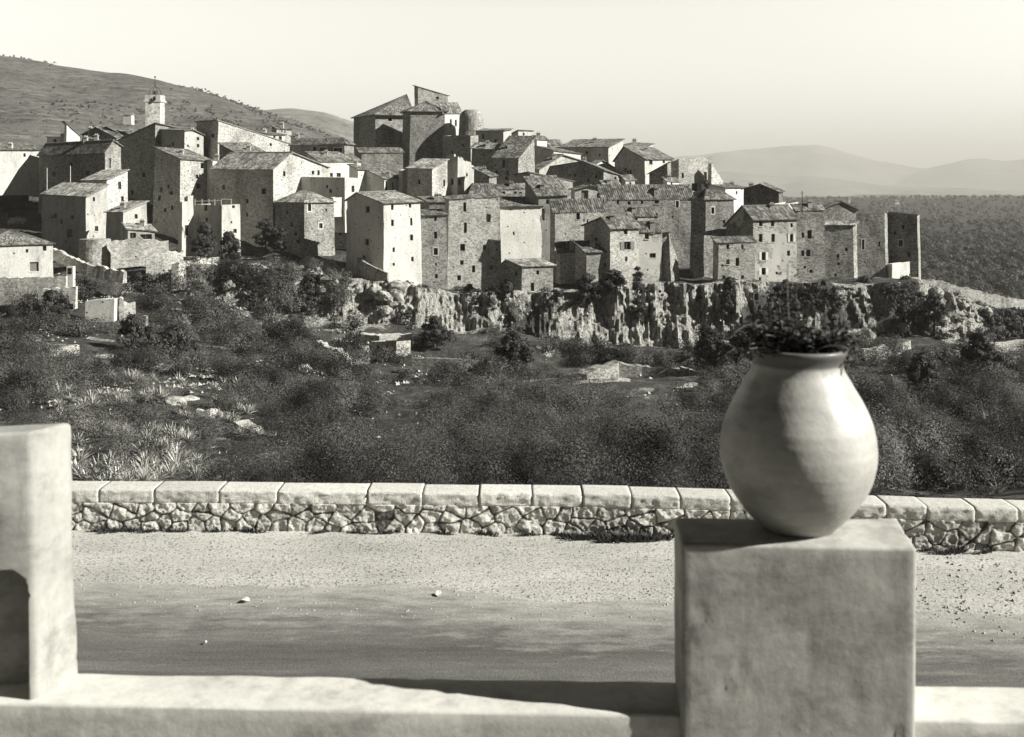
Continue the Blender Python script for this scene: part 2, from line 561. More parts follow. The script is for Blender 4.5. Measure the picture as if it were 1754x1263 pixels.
        rb.tube(r0 - Vector((0, 0, .05)), r1 - Vector((0, 0, .05)), .16, .16, 6)
        rz = lambda fu, fv: (lerp(zc, zp, fv / s) if fv < s else lerp(zp, zl, (fv - s) / (1 - s))) if roof == 'gableU' else (lerp(zc, zp, fu / s) if fu < s else lerp(zp, zr, (fu - s) / (1 - s)))
    elif roof in ('hip', 'pyr'):
        E = {k: out(plan[k], zc + .05, oh) for k in plan}
        if roof == 'pyr':
            fu, fv = peak if peak else (.5, .5)
            ap = lerp(lerp(Cq, Rq, fu), lerp(Lq, Bq, fu), fv); ap = Vector((ap.x, ap.y, zc + rise))
            g0 = g1 = ap
            prs = [('C', 'R', ap, ap), ('R', 'B', ap, ap), ('B', 'L', ap, ap), ('L', 'C', ap, ap)]
        else:
            if a >= b:
                i = min(.45, .5 * b / a)
                g0 = lerp(lerp(Cq, Lq, .5), lerp(Rq, Bq, .5), i); g1 = lerp(lerp(Cq, Lq, .5), lerp(Rq, Bq, .5), 1 - i)
                g0 = Vector((g0.x, g0.y, zc + rise)); g1 = Vector((g1.x, g1.y, zc + rise))
                prs = [('C', 'R', g0, g1), ('R', 'B', g1, g1), ('B', 'L', g1, g0), ('L', 'C', g0, g0)]
            else:
                i = min(.45, .5 * a / b)
                g0 = lerp(lerp(Cq, Rq, .5), lerp(Lq, Bq, .5), i); g1 = lerp(lerp(Cq, Rq, .5), lerp(Lq, Bq, .5), 1 - i)
                g0 = Vector((g0.x, g0.y, zc + rise)); g1 = Vector((g1.x, g1.y, zc + rise))
                prs = [('L', 'C', g1, g0), ('C', 'R', g0, g0), ('R', 'B', g0, g1), ('B', 'L', g1, g1)]
        for k0, k1, p0, p1 in prs:
            roof_patch(rb, E[k0], E[k1], p1, p0)
        rz = lambda fu, fv: zc + rise * (1 - max(abs(fu - .5), abs(fv - .5)) * 2)
    if not ch and roof in ('mono', 'gableU', 'gableV', 'hip') and parent is None and random.random() < .55 and oh > 0:
        ch = [(random.uniform(.25, .75), random.uniform(.2, .7), random.uniform(.5, 1.0))]
    rf = None
    if rb.f: rf = rb.build('roof', M[tmat], root, origin, weld=False)
    for c in ch:
        fu, fv, h = c[:3]
        q = lerp(lerp(Cq, Rq, fu), lerp(Lq, Bq, fu), fv); z = rz(fu, fv)
        cb = MB(); w = .38
        cb.box(q.x - w, q.x + w, q.y - .3, q.y + .3, z - 1.0, z + h)
        cb.box(q.x - w - .1, q.x + w + .1, q.y - .4, q.y + .4, z + h, z + h + .12)
        for sx in (-.25, .12): cb.box(q.x + sx, q.x + sx + .14, q.y - .25, q.y + .25, z + h + .12, z + h + .4)
        cb.build('chimney', M['p'], rf or root, origin)
    bl = Block(); bl.root = root; bl.plan = plan; bl.tops = tops; bl.origin = origin; bl.u = u; bl.v = v; bl.a = a; bl.b = b
    return bl
# ------------------------------------------------------------------ the hill village
def W(*t): return t
H = house
# ---- left end
H('white house at the far left end of the village under a low brown roof', 200, (None, -40, 68), (None, 257, 257), 290, 42, roof='mono', mat='w', rise=1.6, wr=[(42, 266, 4, 6)], dep=8)
H('long dark-fronted house at far left under a broad tiled roof, two thin poles before it', 192, (67, 180, 207), (264, 259, 250), 340, 55, roof='gableV', peak=(193, 241), mat='s', wl=[(93, 299, 6, 9), (150, 297, 7, 9), (122, 283, 5, 7)], wr=[(188, 280, 4, 16, 'd')], ch=[(.5, .4, .8)])
H('small low grey house with two dark openings left of the white gable', 212, (80, 114, 118), (235, 236, 236), 270, 58, roof='mono', mat='p', wl=[(94, 242, 5, 8), (107, 243, 4, 7)], tmat='tile2')
H('white gable wall with two tiny windows at far left of the skyline', 211, (110, 114, 137), (212, 212, 233), 265, 45, roof='mono', mat='w', wr=[(121, 227, 3, 7), (126, 230, 3, 7)])
H('dark low gabled house between white gable and the church barn', 213, (141, 199, 207), (231, 236, 232), 280, 60, roof='gableU', peak=(166, 219), mat='sd', ch=[(.3, .8, .7)])
H('tall dark barn-like church hall whose gable stands below the bell tower', 206, (203, 266, 320), (241, 212, 224), 425, 58, roof='mono', mat='s', wl=[(246, 300, 5, 8), (228, 330, 5, 8), (250, 350, 5, 8)], wr=[(271, 236, 3, 20)])
H('small house with white bell-shaped gable right of the church hall', 203, (272, 316, 349), (222, 224, 232), 275, 55, roof='gableV', peak=(330, 223), mat='p', wr=[(339, 238, 4, 6), (339, 250, 4, 6), (322, 250, 3, 4)])
H('tall house with white sunlit side and broad stone-weighted roof left of centre block', 190, (266, 309, 364), (253, 272, 276), 435, 58, roof='mono', mat='sl', wr=[(346, 284, 5, 10), (337, 303, 5, 7), (342, 301, 3, 5), (339, 319, 6, 9), (356, 300, 3, 5)], wl=[(290, 320, 4, 7), (285, 360, 4, 7)], batter=.035)
H('little white annex tucked under the eave right of the tall white-sided house', 194, (355, 364, 394), (275, 275, 276), 300, 52, roof='mono', mat='w', wr=[(378, 280, 5, 5)], tmat='tile2')
H('dark-walled house low at left with white end wall and slit window', 178, (72, 147, 184), (333, 337, 317), 420, 56, roof='mono', mat='p', wr=[(161, 341, 4, 8), (165, 392, 6, 9), (176, 335, 14, 3)], wl=[(95, 370, 4, 8), (120, 400, 8, 14, 'd')], tmat='tile2')
H('upper rear part house with small tiled roof stepping above the low left one', 184, (141, 183, 218), (309, 308, 292), 400, 56, roof='mono', mat='sl', wr=[(205, 318, 5, 13), (209, 341, 5, 9)], tmat='tile2')
H('small cube house with white side and dark shed at its foot', 170, (182, 211, 251), (363, 363, 346), 414, 56, roof='mono', mat='p', wr=[(233, 371, 5, 8), (232, 358, 6, 4)], tmat='tile2')
H('open lean-to shed with slanting plank roof beside the cube house', 168, (None, 219, 265), (None, 392, 396), 415, 35, roof='mono', mat='g', rise=.9, dep=3, wr=[(228, 405, 10, 12), (250, 406, 20, 9)], tmat='tile2', name='shed', cat='shed', ext=2)
H('pale cottage at left edge below the village with low hipped roof', 150, (None, -25, 90), (None, 421, 421), 478, 38, roof='hip', mat='p', rise=1.9, wr=[(76, 426, 6, 8), (58, 457, 15, 16, 'd'), (47, 430, 5, 6)], dep=9, ext=3)
# ---- left of centre
H('long block with dark end and pale wall under roof line slanting down to the right', 206, (337, 374, 495), (210, 207, 246), 300, 50, roof='mono', mat='sl', wr=[(434, 235, 4, 8), (444, 236, 3, 5), (464, 246, 4, 9), (427, 238, 3, 4), (395, 217, 3, 3)], wl=[(365, 233, 5, 8)], ch=[(.5, .5, .7)], tmat='tile2')
H('white house peeping over the slanting roof with two square windows', 219, (430, 457, 488), (226, 230, 231), 262, 50, roof='mono', mat='w', wr=[(470, 236, 4, 6), (480, 237, 5, 7)], ch=[(.3, .5, .6)])
H('topmost pale house behind slanting roof, small holes under its eave', 228, (466, 474, 499), (220, 220, 222), 255, 40, roof='mono', mat='p', wr=[(483, 225, 2, 4), (488, 226, 2, 4)], rise=.6)
H('low house with dark end and speckled roof below the slanting block', 197, (376, 407, 455), (246, 263, 262), 285, 56, roof='mono', mat='s', wl=[(391, 262, 4, 6)])
H('long low dark wall house with thin pale coping above the big dark gable house', 196, (409, 496, 506), (259, 262, 262), 290, 60, roof='flat', mat='s')
H('big house with dark long front and white gable with tall narrow windows', 184, (363, 468, 562), (289, 289, 287), 425, 56, roof='gableV', peak=(499, 262), mat='sl', wr=[(487, 298, 4, 9), (513, 287, 5, 11), (536, 296, 4, 7), (545, 296, 4, 9)], wl=[(452, 328, 8, 10), (384, 321, 4, 8), (424, 345, 5, 8), (424, 368, 4, 7), (400, 355, 4, 6)], tmat='tile2', batter=.03)
H('long white house behind the white gable under a dark tiled slope', 200, (526, 548, 618), (261, 277, 277), 320, 45, roof='mono', mat='w', wr=[(568, 300, 5, 7), (580, 300, 7, 7), (560, 287, 6, 3)])
H('dark house with white loggia openings under a rust-brown eave', 208, (496, 590, 606), (247, 247, 247), 285, 62, roof='hip', mat='s', rise=1.4, wl=[(539, 255, 7, 8, 's'), (553, 256, 12, 6, 's'), (579, 257, 15, 7, 's')])
H('flat-topped dark house with bright coping between the white gable and tower house', 184, (503, 590, 613), (303, 304, 305), 350, 58, roof='flat', mat='p', wr=[(604, 324, 5, 11)])
H('house with speckled roof whose stone front stands over the boulders', 178, (472, 521, 572), (346, 347, 345), 432, 48, roof='hip', mat='s', rise=2.1, wr=[(530, 356, 6, 12, 's'), (549, 387, 6, 9, 's'), (558, 360, 3, 4)], wl=[(500, 385, 4, 8)], tmat='tile2')
H('small white stepped block above the dark gap', 183, (566, 571, 606), (338, 339, 336), 362, 40, roof='flat', mat='w', ext=1)
H('plain dark house filling the gap left of the bright tower house', 184, (562, 604, 620), (357, 355, 350), 470, 60, roof='flat', mat='s', wl=[(583, 400, 4, 7)])
H('flat-roofed terrace block with white side and railing', 176, (330, 380, 411), (350, 351, 350), 438, 55, roof='flat', mat='p', wr=[(400, 354, 5, 6), (396, 381, 3, 4), (402, 396, 6, 7)], wl=[(353, 356, 5, 12), (345, 400, 4, 6)])
H('jagged white ruin wall beside the terrace block', 177, (309, 312, 331), (352, 352, 350), 445, 50, roof='ruin', mat='p', jag=1.6, wr=[(320, 395, 6, 18)])
# ---- the castle
cas = H('great castle church crowning the village with broad hipped roofs', 232, (606, 643, 706), (197, 197, 197), 290, 22, 32, roof='pyr', mat='s', peak=(1.08, .35), rise=5.2, wr=[(668, 205, 7, 6)], name='castle', cat='castle', group=None, oh=.7)
H('', 228, (690, 703, 762), (192, 191, 191), 285, 8, 30, roof='pyr', mat='s', peak=(.55, .5), rise=2.4, parent=cas.root, oh=.6, dep=8)
H('', 229, (754, 761, 788), (193, 193, 193), 232, 46, roof='mono', mat='w', rise=2.0, wr=[(772, 211, 3.4, 13), (780.5, 211, 3.4, 11)], parent=cas.root, oh=.5)
H('', 240, (713, 716, 767), (149, 149, 164), 200, 8, 60, roof='mono', mat='sl', wr=[(749, 168, 5, 4)], parent=cas.root, batter=0, rise=.2, dep=7)
H('low stone building with terrace and dark roof at the castle foot', 216, (612, 619, 690), (258, 262, 262), 300, 12, 40, roof='mono', mat='s', rise=1.0, dep=6)
H('flat dark house with white edge right of the castle tower', 214, (759, 806, 819), (233, 233, 232), 285, 56, roof='flat', mat='s')
H('square dark house with white right end, second right of the castle tower', 218, (815, 862, 876), (225, 224, 221), 262, 60, roof='mono', mat='p')
H('low roof house stepping below the square dark one', 207, (808, 850, 858), (254, 256, 247), 330, 60, roof='mono', mat='s', wl=[(832, 290, 5, 9)], tmat='tile2')
H('small lit house with slanting top at right of the castle skyline', 224, (872, 888, 911), (232, 224, 225), 255, 42, roof='mono', mat='p', wr=[(897, 230, 3, 5)])
H('tall ivy-dark house with brilliant white slanting end wall', 200, (845, 888, 915), (269, 270, 236), 325, 58, roof='mono', mat='s', wl=[(863, 281, 5, 14), (852, 296, 4, 8)])
H('tiny house with chimney right of the white slanting wall', 219, (914, 920, 937), (239, 239, 240), 262, 42, roof='mono', mat='w', rise=.7, ch=[(.3, .5, .9)])
# ---- centre middle rows
H('white cube house with small balcony below the castle', 196, (598, 613, 625), (292, 290, 290), 318, 52, roof='mono', mat='w', rise=.8)
H('white double-windowed house with sagging roof under the castle', 195, (625, 658, 688), (290, 306, 304), 340, 54, roof='mono', mat='w', wr=[(662, 319, 4, 18), (673, 319, 3, 14)])
H('thin white wall house squeezed left of the dark cube with bright end', 197, (686, 689, 699), (292, 292, 290), 338, 50, roof='flat', mat='w')
H('dark cube house with bright right end wall below the castle tower', 192, (698, 740, 766), (288, 289, 274), 350, 57, roof='mono', mat='sl', wr=[(749, 288, 3, 7), (760, 314, 3.5, 12), (753, 336, 6, 6)], wl=[(718, 312, 4, 8)], tmat='tile2')
H('tall narrow dark house with ragged white end right of the dark cube', 196, (765, 784, 812), (271, 272, 288), 345, 55, roof='ruin', mat='p', wr=[(788, 312, 4, 10), (800, 300, 3, 6)], wl=[(775, 312, 5, 10)])
H('house with hipped tile roof and white wall above the tall stone front', 187, (795, 806, 858), (333, 334, 333), 360, 12, 45, roof='hip', mat='p', rise=2.1, wr=[(822, 341, 5, 8), (846, 342, 6, 9)], dep=8)
H('pale house with three small dark arches at the middle of the village', 190, (852, 856, 911), (325, 325, 322), 360, 15, 40, roof='mono', mat='s', rise=.8, wr=[(863, 333, 5, 10), (883, 332, 5, 8), (892, 333, 5, 8), (904, 336, 4, 6)])
H('house with long dark roof slope falling to the right in the middle row', 195, (882, 908, 981), (300, 296, 311), 340, 30, 55, roof='mono', mat='s')
H('white gable house with dark slit door in the upper middle row', 207, (912, 924, 996), (289, 290, 276), 310, 35, 50, roof='gableV', peak=(963, 266), mat='p', wr=[(965, 277, 2.5, 17), (988, 275, 4, 5), (950, 283, 3, 4)])
H('low house with bright white strip below dark skyline roofs', 213, (914, 948, 995), (250, 258, 264), 285, 40, 55, roof='mono', mat='w')
H('skyline house with broad speckled roof and chimney in the middle', 217, (958, 1042, 1067), (253, 252, 239), 292, 56, roof='mono', mat='p', ch=[(.6, .45, .8)], wl=[(1005, 262, 4, 6)])
H('skyline house behind, partly hidden, with white corner and small window', 223, (1062, 1096, 1118), (250, 252, 247), 275, 50, roof='mono', mat='w', wr=[(1110, 254, 3, 5)])
H('wide dark gable house in the middle with pale right end', 203, (941, 1034, 1069), (286, 291, 302), 340, 56, 60, roof='gableU', peak=(1000, 277), mat='s', wr=[(1054, 306, 4, 8)], wl=[(1008, 320, 4, 9), (985, 300, 4, 6)])
H('small house with brilliant white wedge wall between dark gables', 210, (1004, 1008, 1053), (287, 288, 289), 310, 42, roof='gableV', peak=(1031, 275), mat='w')
H('tall dark gabled house with white right side high at the right', 207, (1053, 1105, 1152), (274, 272, 272), 330, 56, roof='gableU', peak=(1069, 252), mat='p', wr=[(1115, 278, 6, 9), (1137, 277, 4, 6)], wl=[(1080, 295, 4, 8)], ch=[(.45, .4, .9)])
H('dark lean-to house with roof rising to the right beside the ruin', 203, (1112, 1143, 1149), (297, 280, 278), 330, 58, roof='mono', mat='s')
H('small white lean-to at the ruin foot', 201, (1140, 1143, 1163), (311, 311, 312), 330, 45, roof='mono', mat='w', rise=.7, wr=[(1150, 317, 3, 8)], dep=4)
ru = H('lone stone ruin house with arched hole at the right end of the skyline', 208, (1140, 1163, 1220), (281, 273, 268), 335, 28, 50, roof='ruin', mat='sl', wr=[(1170, 301, 4, 9), (1208, 301, 5, 12), (1190, 321, 11, 13)], jag=.5)
H('', 209, (1216, 1219, 1238), (280, 280, 310), 335, 32, roof='mono', mat='sl', parent=ru.root, oh=-.2, tmat='tile2', dep=3)
# ---- front row, centre
H('tall bright tower house with white right face and five rows of windows', 168, (595, 657, 720), (343, 348, 345), 470, 30, 48, roof='gableU', peak=(613, 331), mat='w', batter=.02, wl=[(630, 359, 7, 11, 's'), (629, 415, 7, 11, 's'), (624, 441, 4, 6)], wr=[(672, 355, 4.5, 10), (702, 352, 4.5, 8), (672, 382, 4.5, 11), (704, 380, 4, 13), (704, 407, 5, 10, 's'), (674, 428, 4, 8), (705, 444, 4, 8), (674, 453, 4, 5)], tmat='tile2')
H('dark wall house rising between tower house and tall stone front', 186, (718, 735, 775), (346, 346, 346), 400, 8, 45, roof='mono', mat='s', rise=.8)
H('narrow grey stone house in the front row with one column of windows', 172, (709, 722, 764), (370, 369, 368), 494, 7, 45, roof='mono', mat='s', rise=.7, wr=[(746, 374, 4, 9), (746, 403, 5, 12), (746, 431, 7, 12, 's'), (746, 453, 3, 4), (747, 473, 4, 8)], dep=6)
H('tall stone front with six storeys of scattered windows in the centre', 173, (765, 769, 856), (344, 342, 338), 490, 9, 45, roof='mono', mat='sl', rise=.5, wr=[(796, 355, 5, 16), (797, 390, 5, 17), (793, 424, 8, 12, 's'), (792, 450, 6, 8), (788, 476, 6, 9), (829, 424, 6, 9, 's'), (840, 459, 6, 7), (811, 461, 5, 12), (836, 374, 8, 14, 'd')], dep=7)
H('brilliant white plastered house crossed by a slanting shadow in the centre', 176.5, (None, 852, 928), (None, 354, 353), 446, 14, roof='mono', mat='ww', rise=1.9, wr=[(880, 400, 3, 6)], dep=7)
H('narrow grey tower house under a square tiled roof in the centre', 178.3, (900, 922, 972), (333, 334, 333), 450, 8, 40, roof='mono', mat='g', rise=2.9, wr=[(938, 346, 5, 7), (931, 368, 5, 20, 'd')], dep=7)
H('house with small gable and dark door above the long stone front', 182, (980, 985, 1035), (324, 325, 324), 365, 8, 40, roof='gableV', peak=(1010, 318), mat='sl', wr=[(1002, 332, 12, 17, 'd'), (1025, 335, 5, 8)], dep=6)
H('wide stone front with paired slits and a slanting shadow, right of grey tower', 171, (945, 951, 1034), (363, 364, 362), 455, 6, 45, roof='mono', mat='sl', rise=1.9, wr=[(990, 371, 6, 11), (1000, 378, 2.5, 5), (1006, 379, 2.5, 5)], dep=6)
H('square stone hut-house standing alone on the cliff edge', 163, (851, 894, 947), (462, 456, 454), 512, 20, 62, roof='gableU', peak=(869, 446), mat='s', wr=[(921, 467, 5, 7), (912, 492, 6, 14)], tmat='tile2')
H('low house with a strip of roof on the cliff above the dark vines', 169, (953, 960, 1006), (431, 432, 430), 478, 5, 40, roof='mono', mat='sl', rise=1.4, dep=4)
H('low rubble house with one square window beside the gabled stone house', 165, (986, 1005, 1047), (430, 431, 431), 476, 8, 50, roof='mono', mat='sl', rise=1.3, wr=[(1037, 454, 5, 8)], dep=5)
H('gabled stone house with dark left side and shuttered window', 165, (1001, 1045, 1094), (386, 389, 388), 474, 22, 48, roof='gableU', peak=(1032, 373), mat='sl', wr=[(1071, 396, 7, 12), (1074, 421, 11, 14, 'o'), (1072, 444, 4, 8), (1061, 468, 4, 6)])
H('half-ruined house with overhanging hipped roof right of the gabled stone one', 167, (1086, 1091, 1133), (398, 398, 398), 474, 10, 45, roof='hip', mat='sp', rise=1.8, wr=[(1108, 405, 7, 10), (1118, 438, 10, 8)], dep=5, oh=.5)
H('triangular leaning fragment of a ruined house with bright right edge', 167.5, (1107, 1146, 1162), (470, 402, 455), 500, 30, 62, roof='ruin', mat='s', jag=.5, oh=0, batter=.06, name='ruined_wall', cat='ruin')
H('very wide stone house with long dark roof in the upper front row', 178, (1025, 1034, 1186), (342, 342, 342), 450, 6, 45, roof='mono', mat='s', rise=2.4, wr=[(1125, 346, 7, 7), (1160, 350, 5, 11, 's'), (1078, 348, 5, 6), (1058, 347, 4, 6), (1152, 372, 3, 3), (1100, 347, 4, 6)], dep=7)
H('tiny roofed block leaning on the very wide stone house', 174, (1075, 1080, 1120), (370, 370, 370), 395, 6, 40, roof='mono', mat='p', rise=1.2, dep=3, wr=[(1090, 376, 4, 5)])
H('small block with dark window beside the tiny roofed one', 175, (1116, 1118, 1134), (359, 360, 362), 395, 8, 40, roof='flat', mat='s', wr=[(1123, 370, 7, 10)], dep=2)
H('stone house with dark left side and slanted shadow right of the wide one', 174, (1184, 1209, 1257), (343, 342, 343), 470, 14, 52, roof='hip', mat='s', rise=1.8, wr=[(1221, 361, 5, 11, 's'), (1240, 380, 4, 6)])
H('dark cliff-edge house half hidden behind the low white-buttressed one', 171, (1188, 1206, 1234), (402, 403, 405), 480, 12, 50, roof='flat', mat='s')
bt = H('low rubble house with white buttress and small square windows on the cliff', 166, (1222, 1231, 1292), (416, 416, 415), 492, 5, 40, roof='mono', mat='sl', rise=.8, wr=[(1247, 423, 5, 8), (1272, 423, 4, 8), (1263, 449, 6, 14), (1247, 449, 6, 8, 'd'), (1241, 475, 5, 6), (1271, 475, 5, 6), (1238, 455, 4, 4)], dep=5)
H('big gabled stone house with dark slope side and three rows of shuttered windows', 171, (1244, 1290, 1364), (385, 374, 372), 490, 14, 50, roof='gableU', peak=(1273, 354), mat='sp', wr=[(1303, 383, 6, 10), (1323, 383, 6, 10), (1356, 386, 4, 7), (1303, 408, 6, 14), (1324, 408, 6, 14), (1355, 408, 6, 13, 'O'), (1308, 439, 7, 14, 'O'), (1308, 465, 7, 12, 'O'), (1302, 478, 4, 6), (1350, 434, 5, 9), (1330, 468, 4, 5)], dep=7)
H('grey stone house recessed right of the big gabled one with two rows of windows', 173.2, (1360, 1364, 1412), (366, 366, 364), 484, 4, 40, roof='flat', mat='s', wr=[(1376, 403, 4, 9), (1387, 402, 7, 15), (1376, 434, 5, 10), (1385, 434, 7, 12), (1379, 458, 4, 5), (1389, 465, 5, 6)], dep=6)
H('grey windowless house with low tiled roof and bright right corner', 173.6, (1410, 1461, 1468), (386, 386, 380), 485, 52, 86, roof='mono', mat='s', tmat='tile2', wl=[(1432, 471, 4, 5)])
H('stone house with one white-framed window second from the right end', 174.6, (1466, 1515, 1520), (366, 365, 366), 482, 52, 86, roof='flat', mat='s', wl=[(1479, 419, 4, 17, 's')])
H('dark last house at the right end of the front row', 176, (1517, 1571, 1575), (364, 370, 368), 478, 58, 70, roof='flat', mat='s', wl=[(1547, 389, 5, 8), (1543, 417, 7, 11, 's')])
H('white yard wall block at foot of the dark last house', 174, (1524, 1528, 1566), (452, 452, 447), 478, 30, roof='flat', mat='w', name='yard_wall', cat='wall', group=None, wr=[(1559, 471, 4, 4)], ext=2)
H('roof patch house peeping above the recessed grey house', 184, (1360, 1366, 1410), (361, 361, 360), 380, 8, 40, roof='mono', mat='s', rise=1.0, dep=5)
H('small house whose rough roof shows above the bright-cornered grey one', 187, (1404, 1408, 1467), (358, 358, 359), 380, 6, 40, roof='gableV', peak=(1440, 346), mat='s', dep=6)
H('low white house far right behind the gabled roofs', 206, (None, 1242, 1275), (None, 322, 321), 345, 40, roof='mono', mat='w', rise=1.0, wr=[(1262, 330, 3, 5)], dep=6)
H('dark gabled barn at right skyline behind the front row', 200, (1274, 1334, 1341), (324, 329, 327), 365, 50, 62, roof='gableU', peak=(1303, 316), mat='sd', ch=[(.5, .85, .7)])
H('tiny white terrace house right of the dark gabled barn', 194, (None, 1341, 1367), (None, 350, 346), 365, 30, roof='flat', mat='w', dep=3)

# ---- small houses squeezed between the others
H('small low roof tucked between the long dark-fronted house and the church hall', 203, (148, 178, 186), (245, 247, 245), 275, 55, roof='mono', mat='s', rise=1.2)
H('dark low house with rusty roof edge under the rounded tower stump', 229, (786, 838, 843), (220, 222, 222), 245, 60, roof='mono', mat='s', rise=.8)
H('tiny pale house between the wide dark gable and the tall gabled house', 200, (1065, 1072, 1088), (307, 309, 308), 330, 45, roof='mono', mat='p', rise=.8, wr=[(1080, 315, 3, 5)])
H('small grey house on the skyline left of the broad speckled roof', 223, (934, 942, 964), (247, 249, 248), 270, 48, roof='mono', mat='s', rise=1.0, wr=[(953, 254, 3, 4)])
H('tiny pale house under the bell tower left of the church gable', 217, (204, 213, 234), (229, 231, 229), 250, 48, roof='mono', mat='p', rise=.9, wr=[(223, 236, 3, 4)])
H('little white house between the slanting block and the loggia house', 221, (498, 510, 530), (238, 240, 240), 260, 46, roof='mono', mat='w', rise=.9, wr=[(520, 246, 3, 5)])
H('small brown-roofed house in front of the ivy-dark tall house', 193, (812, 838, 850), (300, 302, 300), 335, 55, roof='mono', mat='s', rise=1.4, wl=[(825, 315, 4, 7)])
H('low lit house wall with two small windows under the wide dark gable', 196, (1030, 1036, 1062), (318, 319, 318), 345, 40, roof='mono', mat='sl', rise=.9, wr=[(1044, 326, 3, 5), (1054, 326, 3, 5)])
# ---- bell tower
bx0, bd = 248, 222
tb = H('white square bell tower with iron cage on top, left skyline', bd, (246, 248, 0), (175, 175, 175), 212, 0, roof='flat') if False else None
tw = empty('bell_tower', P(262, 215, 214), 'pale square stone bell tower with iron cage, left skyline', 'bell tower')
to = Vector(tw.location)


def tower_ring(mb, xl, xc, xr, ytop, ybot, d, grow=0.0, mi=0):
    th = R(28); Cp = P(xc, ytop, d)
    a = solve_right(Cp, d, xr, th); b = 4.2
    u = Vector((math.cos(th), math.sin(th), 0)); tv = R(-14)
    # front face runs left from the near corner, side face runs right
    f = Vector((-math.cos(tv), math.sin(tv), 0)); t = (xl - CX) / F
    L = (Cp.x - t * d) / (math.cos(tv) + t * math.sin(tv))
    th2 = R(78); u = Vector((math.cos(th2), math.sin(th2), 0)); a = solve_right(Cp, d, xr, th2)
    q = [Cp, Cp + u * a, Cp + u * a + f * L, Cp + f * L]
    cen = sum(q, Vector((0, 0, 0))) / 4
    z0 = HC - (ybot - HY) / F * d; z1 = Cp.z
    bt = []; tp = []
    for p in q:
        o = (p - cen); o.z = 0; o = o.normalized() * grow
        bt.append(Vector((p.x + o.x, p.y + o.y, z0))); tp.append(Vector((p.x + o.x, p.y + o.y, z1)))
    mb.box8(bt[::-1] if False else bt, tp, mi)
    return cen


mb = MB(); cenT = tower_ring(mb, 249, 274, 282, 175, 225, 214); mb.build('shaft', M['sl'], tw, to)
mb = MB(); tower_ring(mb, 248, 274, 283, 172, 175, 214, .25); mb.build('cornice', M['p'], tw, to)
mb = MB(); tower_ring(mb, 248.5, 274, 282.5, 163, 172, 214, .05); mb.build('parapet', M['p'], tw, to)
w = MB(); q = P(264, 169, 213.2); w.box(q.x - .22, q.x + .22, q.y, q.y + .3, q.z - .4, q.z + .4)
w.build('window', M['pane'], tw, to)
cg = MB(); zb = HC - (163 - HY) / F * 214; ctr = Vector((cenT.x, cenT.y, 0))
N = 8
for i in range(N):
    an = 2 * math.pi * i / N
    prev = None
    for k in range(7):
        ph = k / 6 * math.pi / 2
        r = 1.25 * math.cos(ph) + .05; z = zb + 1.7 * math.sin(ph)
        p = Vector((ctr.x + r * math.cos(an), ctr.y + r * math.sin(an), z))
        if prev is not None: cg.tube(prev, p, .03, .03, 4)
        prev = p
cg.tube((ctr.x, ctr.y, zb + 1.6), (ctr.x, ctr.y, zb + 3.7), .07, .04, 5)
cg.tube((ctr.x - .5, ctr.y, zb + 2.5), (ctr.x + .5, ctr.y, zb + 2.5), .04, .04, 4)
cg.tube((ctr.x - .3, ctr.y, zb + 2.1), (ctr.x + .3, ctr.y, zb + 2.1), .04, .04, 4)
cg.box(ctr.x - .16, ctr.x + .16, ctr.y - .1, ctr.y + .1, zb + 3.6, zb + 3.85)
cage = cg.build('iron_cage', M['iron'], tw, to)
bl = MB(); bl.tube((ctr.x, ctr.y, zb + .2), (ctr.x, ctr.y, zb + .9), .45, .2, 10); bl.build('bell', M['iron'], cage, to)

# ---- round ruined tower on the skyline
def round_mass(name, label, cat, px, r_px, ytop, ybot, d, mat, dome=0.25, seed=0, n=28):
    c = P(px, ybot, d + 2); r = r_px / F * d; h = (ybot - ytop) / F * d
    rows = 24; V = []; 
    for j in range(rows + 1):
        t = j / rows
        rr = r * (1.03 - .08 * t)
        z = h * t
        if t > .8: rr *= math.sqrt(max(0.0, 1 - ((t - .8) / .24) ** 2)) if dome else 1
        for i in range(n):
            an = 2 * math.pi * i / n
            k = 1 + .10 * float(fbm(math.cos(an) * 2 + seed, math.sin(an) * 2, t * 3))
            V.append((rr * k * math.cos(an), rr * k * math.sin(an), z))
    Fc = []
    for j in range(rows):
        for i in range(n):
            Fc.append((j * n + i, j * n + (i + 1) % n, (j + 1) * n + (i + 1) % n, (j + 1) * n + i))
    Fc.append(tuple(rows * n + i for i in range(n)))
    me = bpy.data.meshes.new(name); me.from_pydata(V, [], Fc); me.update()
    o = link_mesh(name, me, M[mat]); o.location = (c.x, c.y, c.z)
    return tag(o, label, cat)


round_mass('ruined_tower', 'rounded stump of a pale stone tower right of the castle', 'tower', 808, 22, 188, 262, 226, 's')
round_mass('bastion', 'round stone bastion below the small cube house at left', 'bastion', 163, 27, 409, 462, 164, 's', dome=0, seed=4)

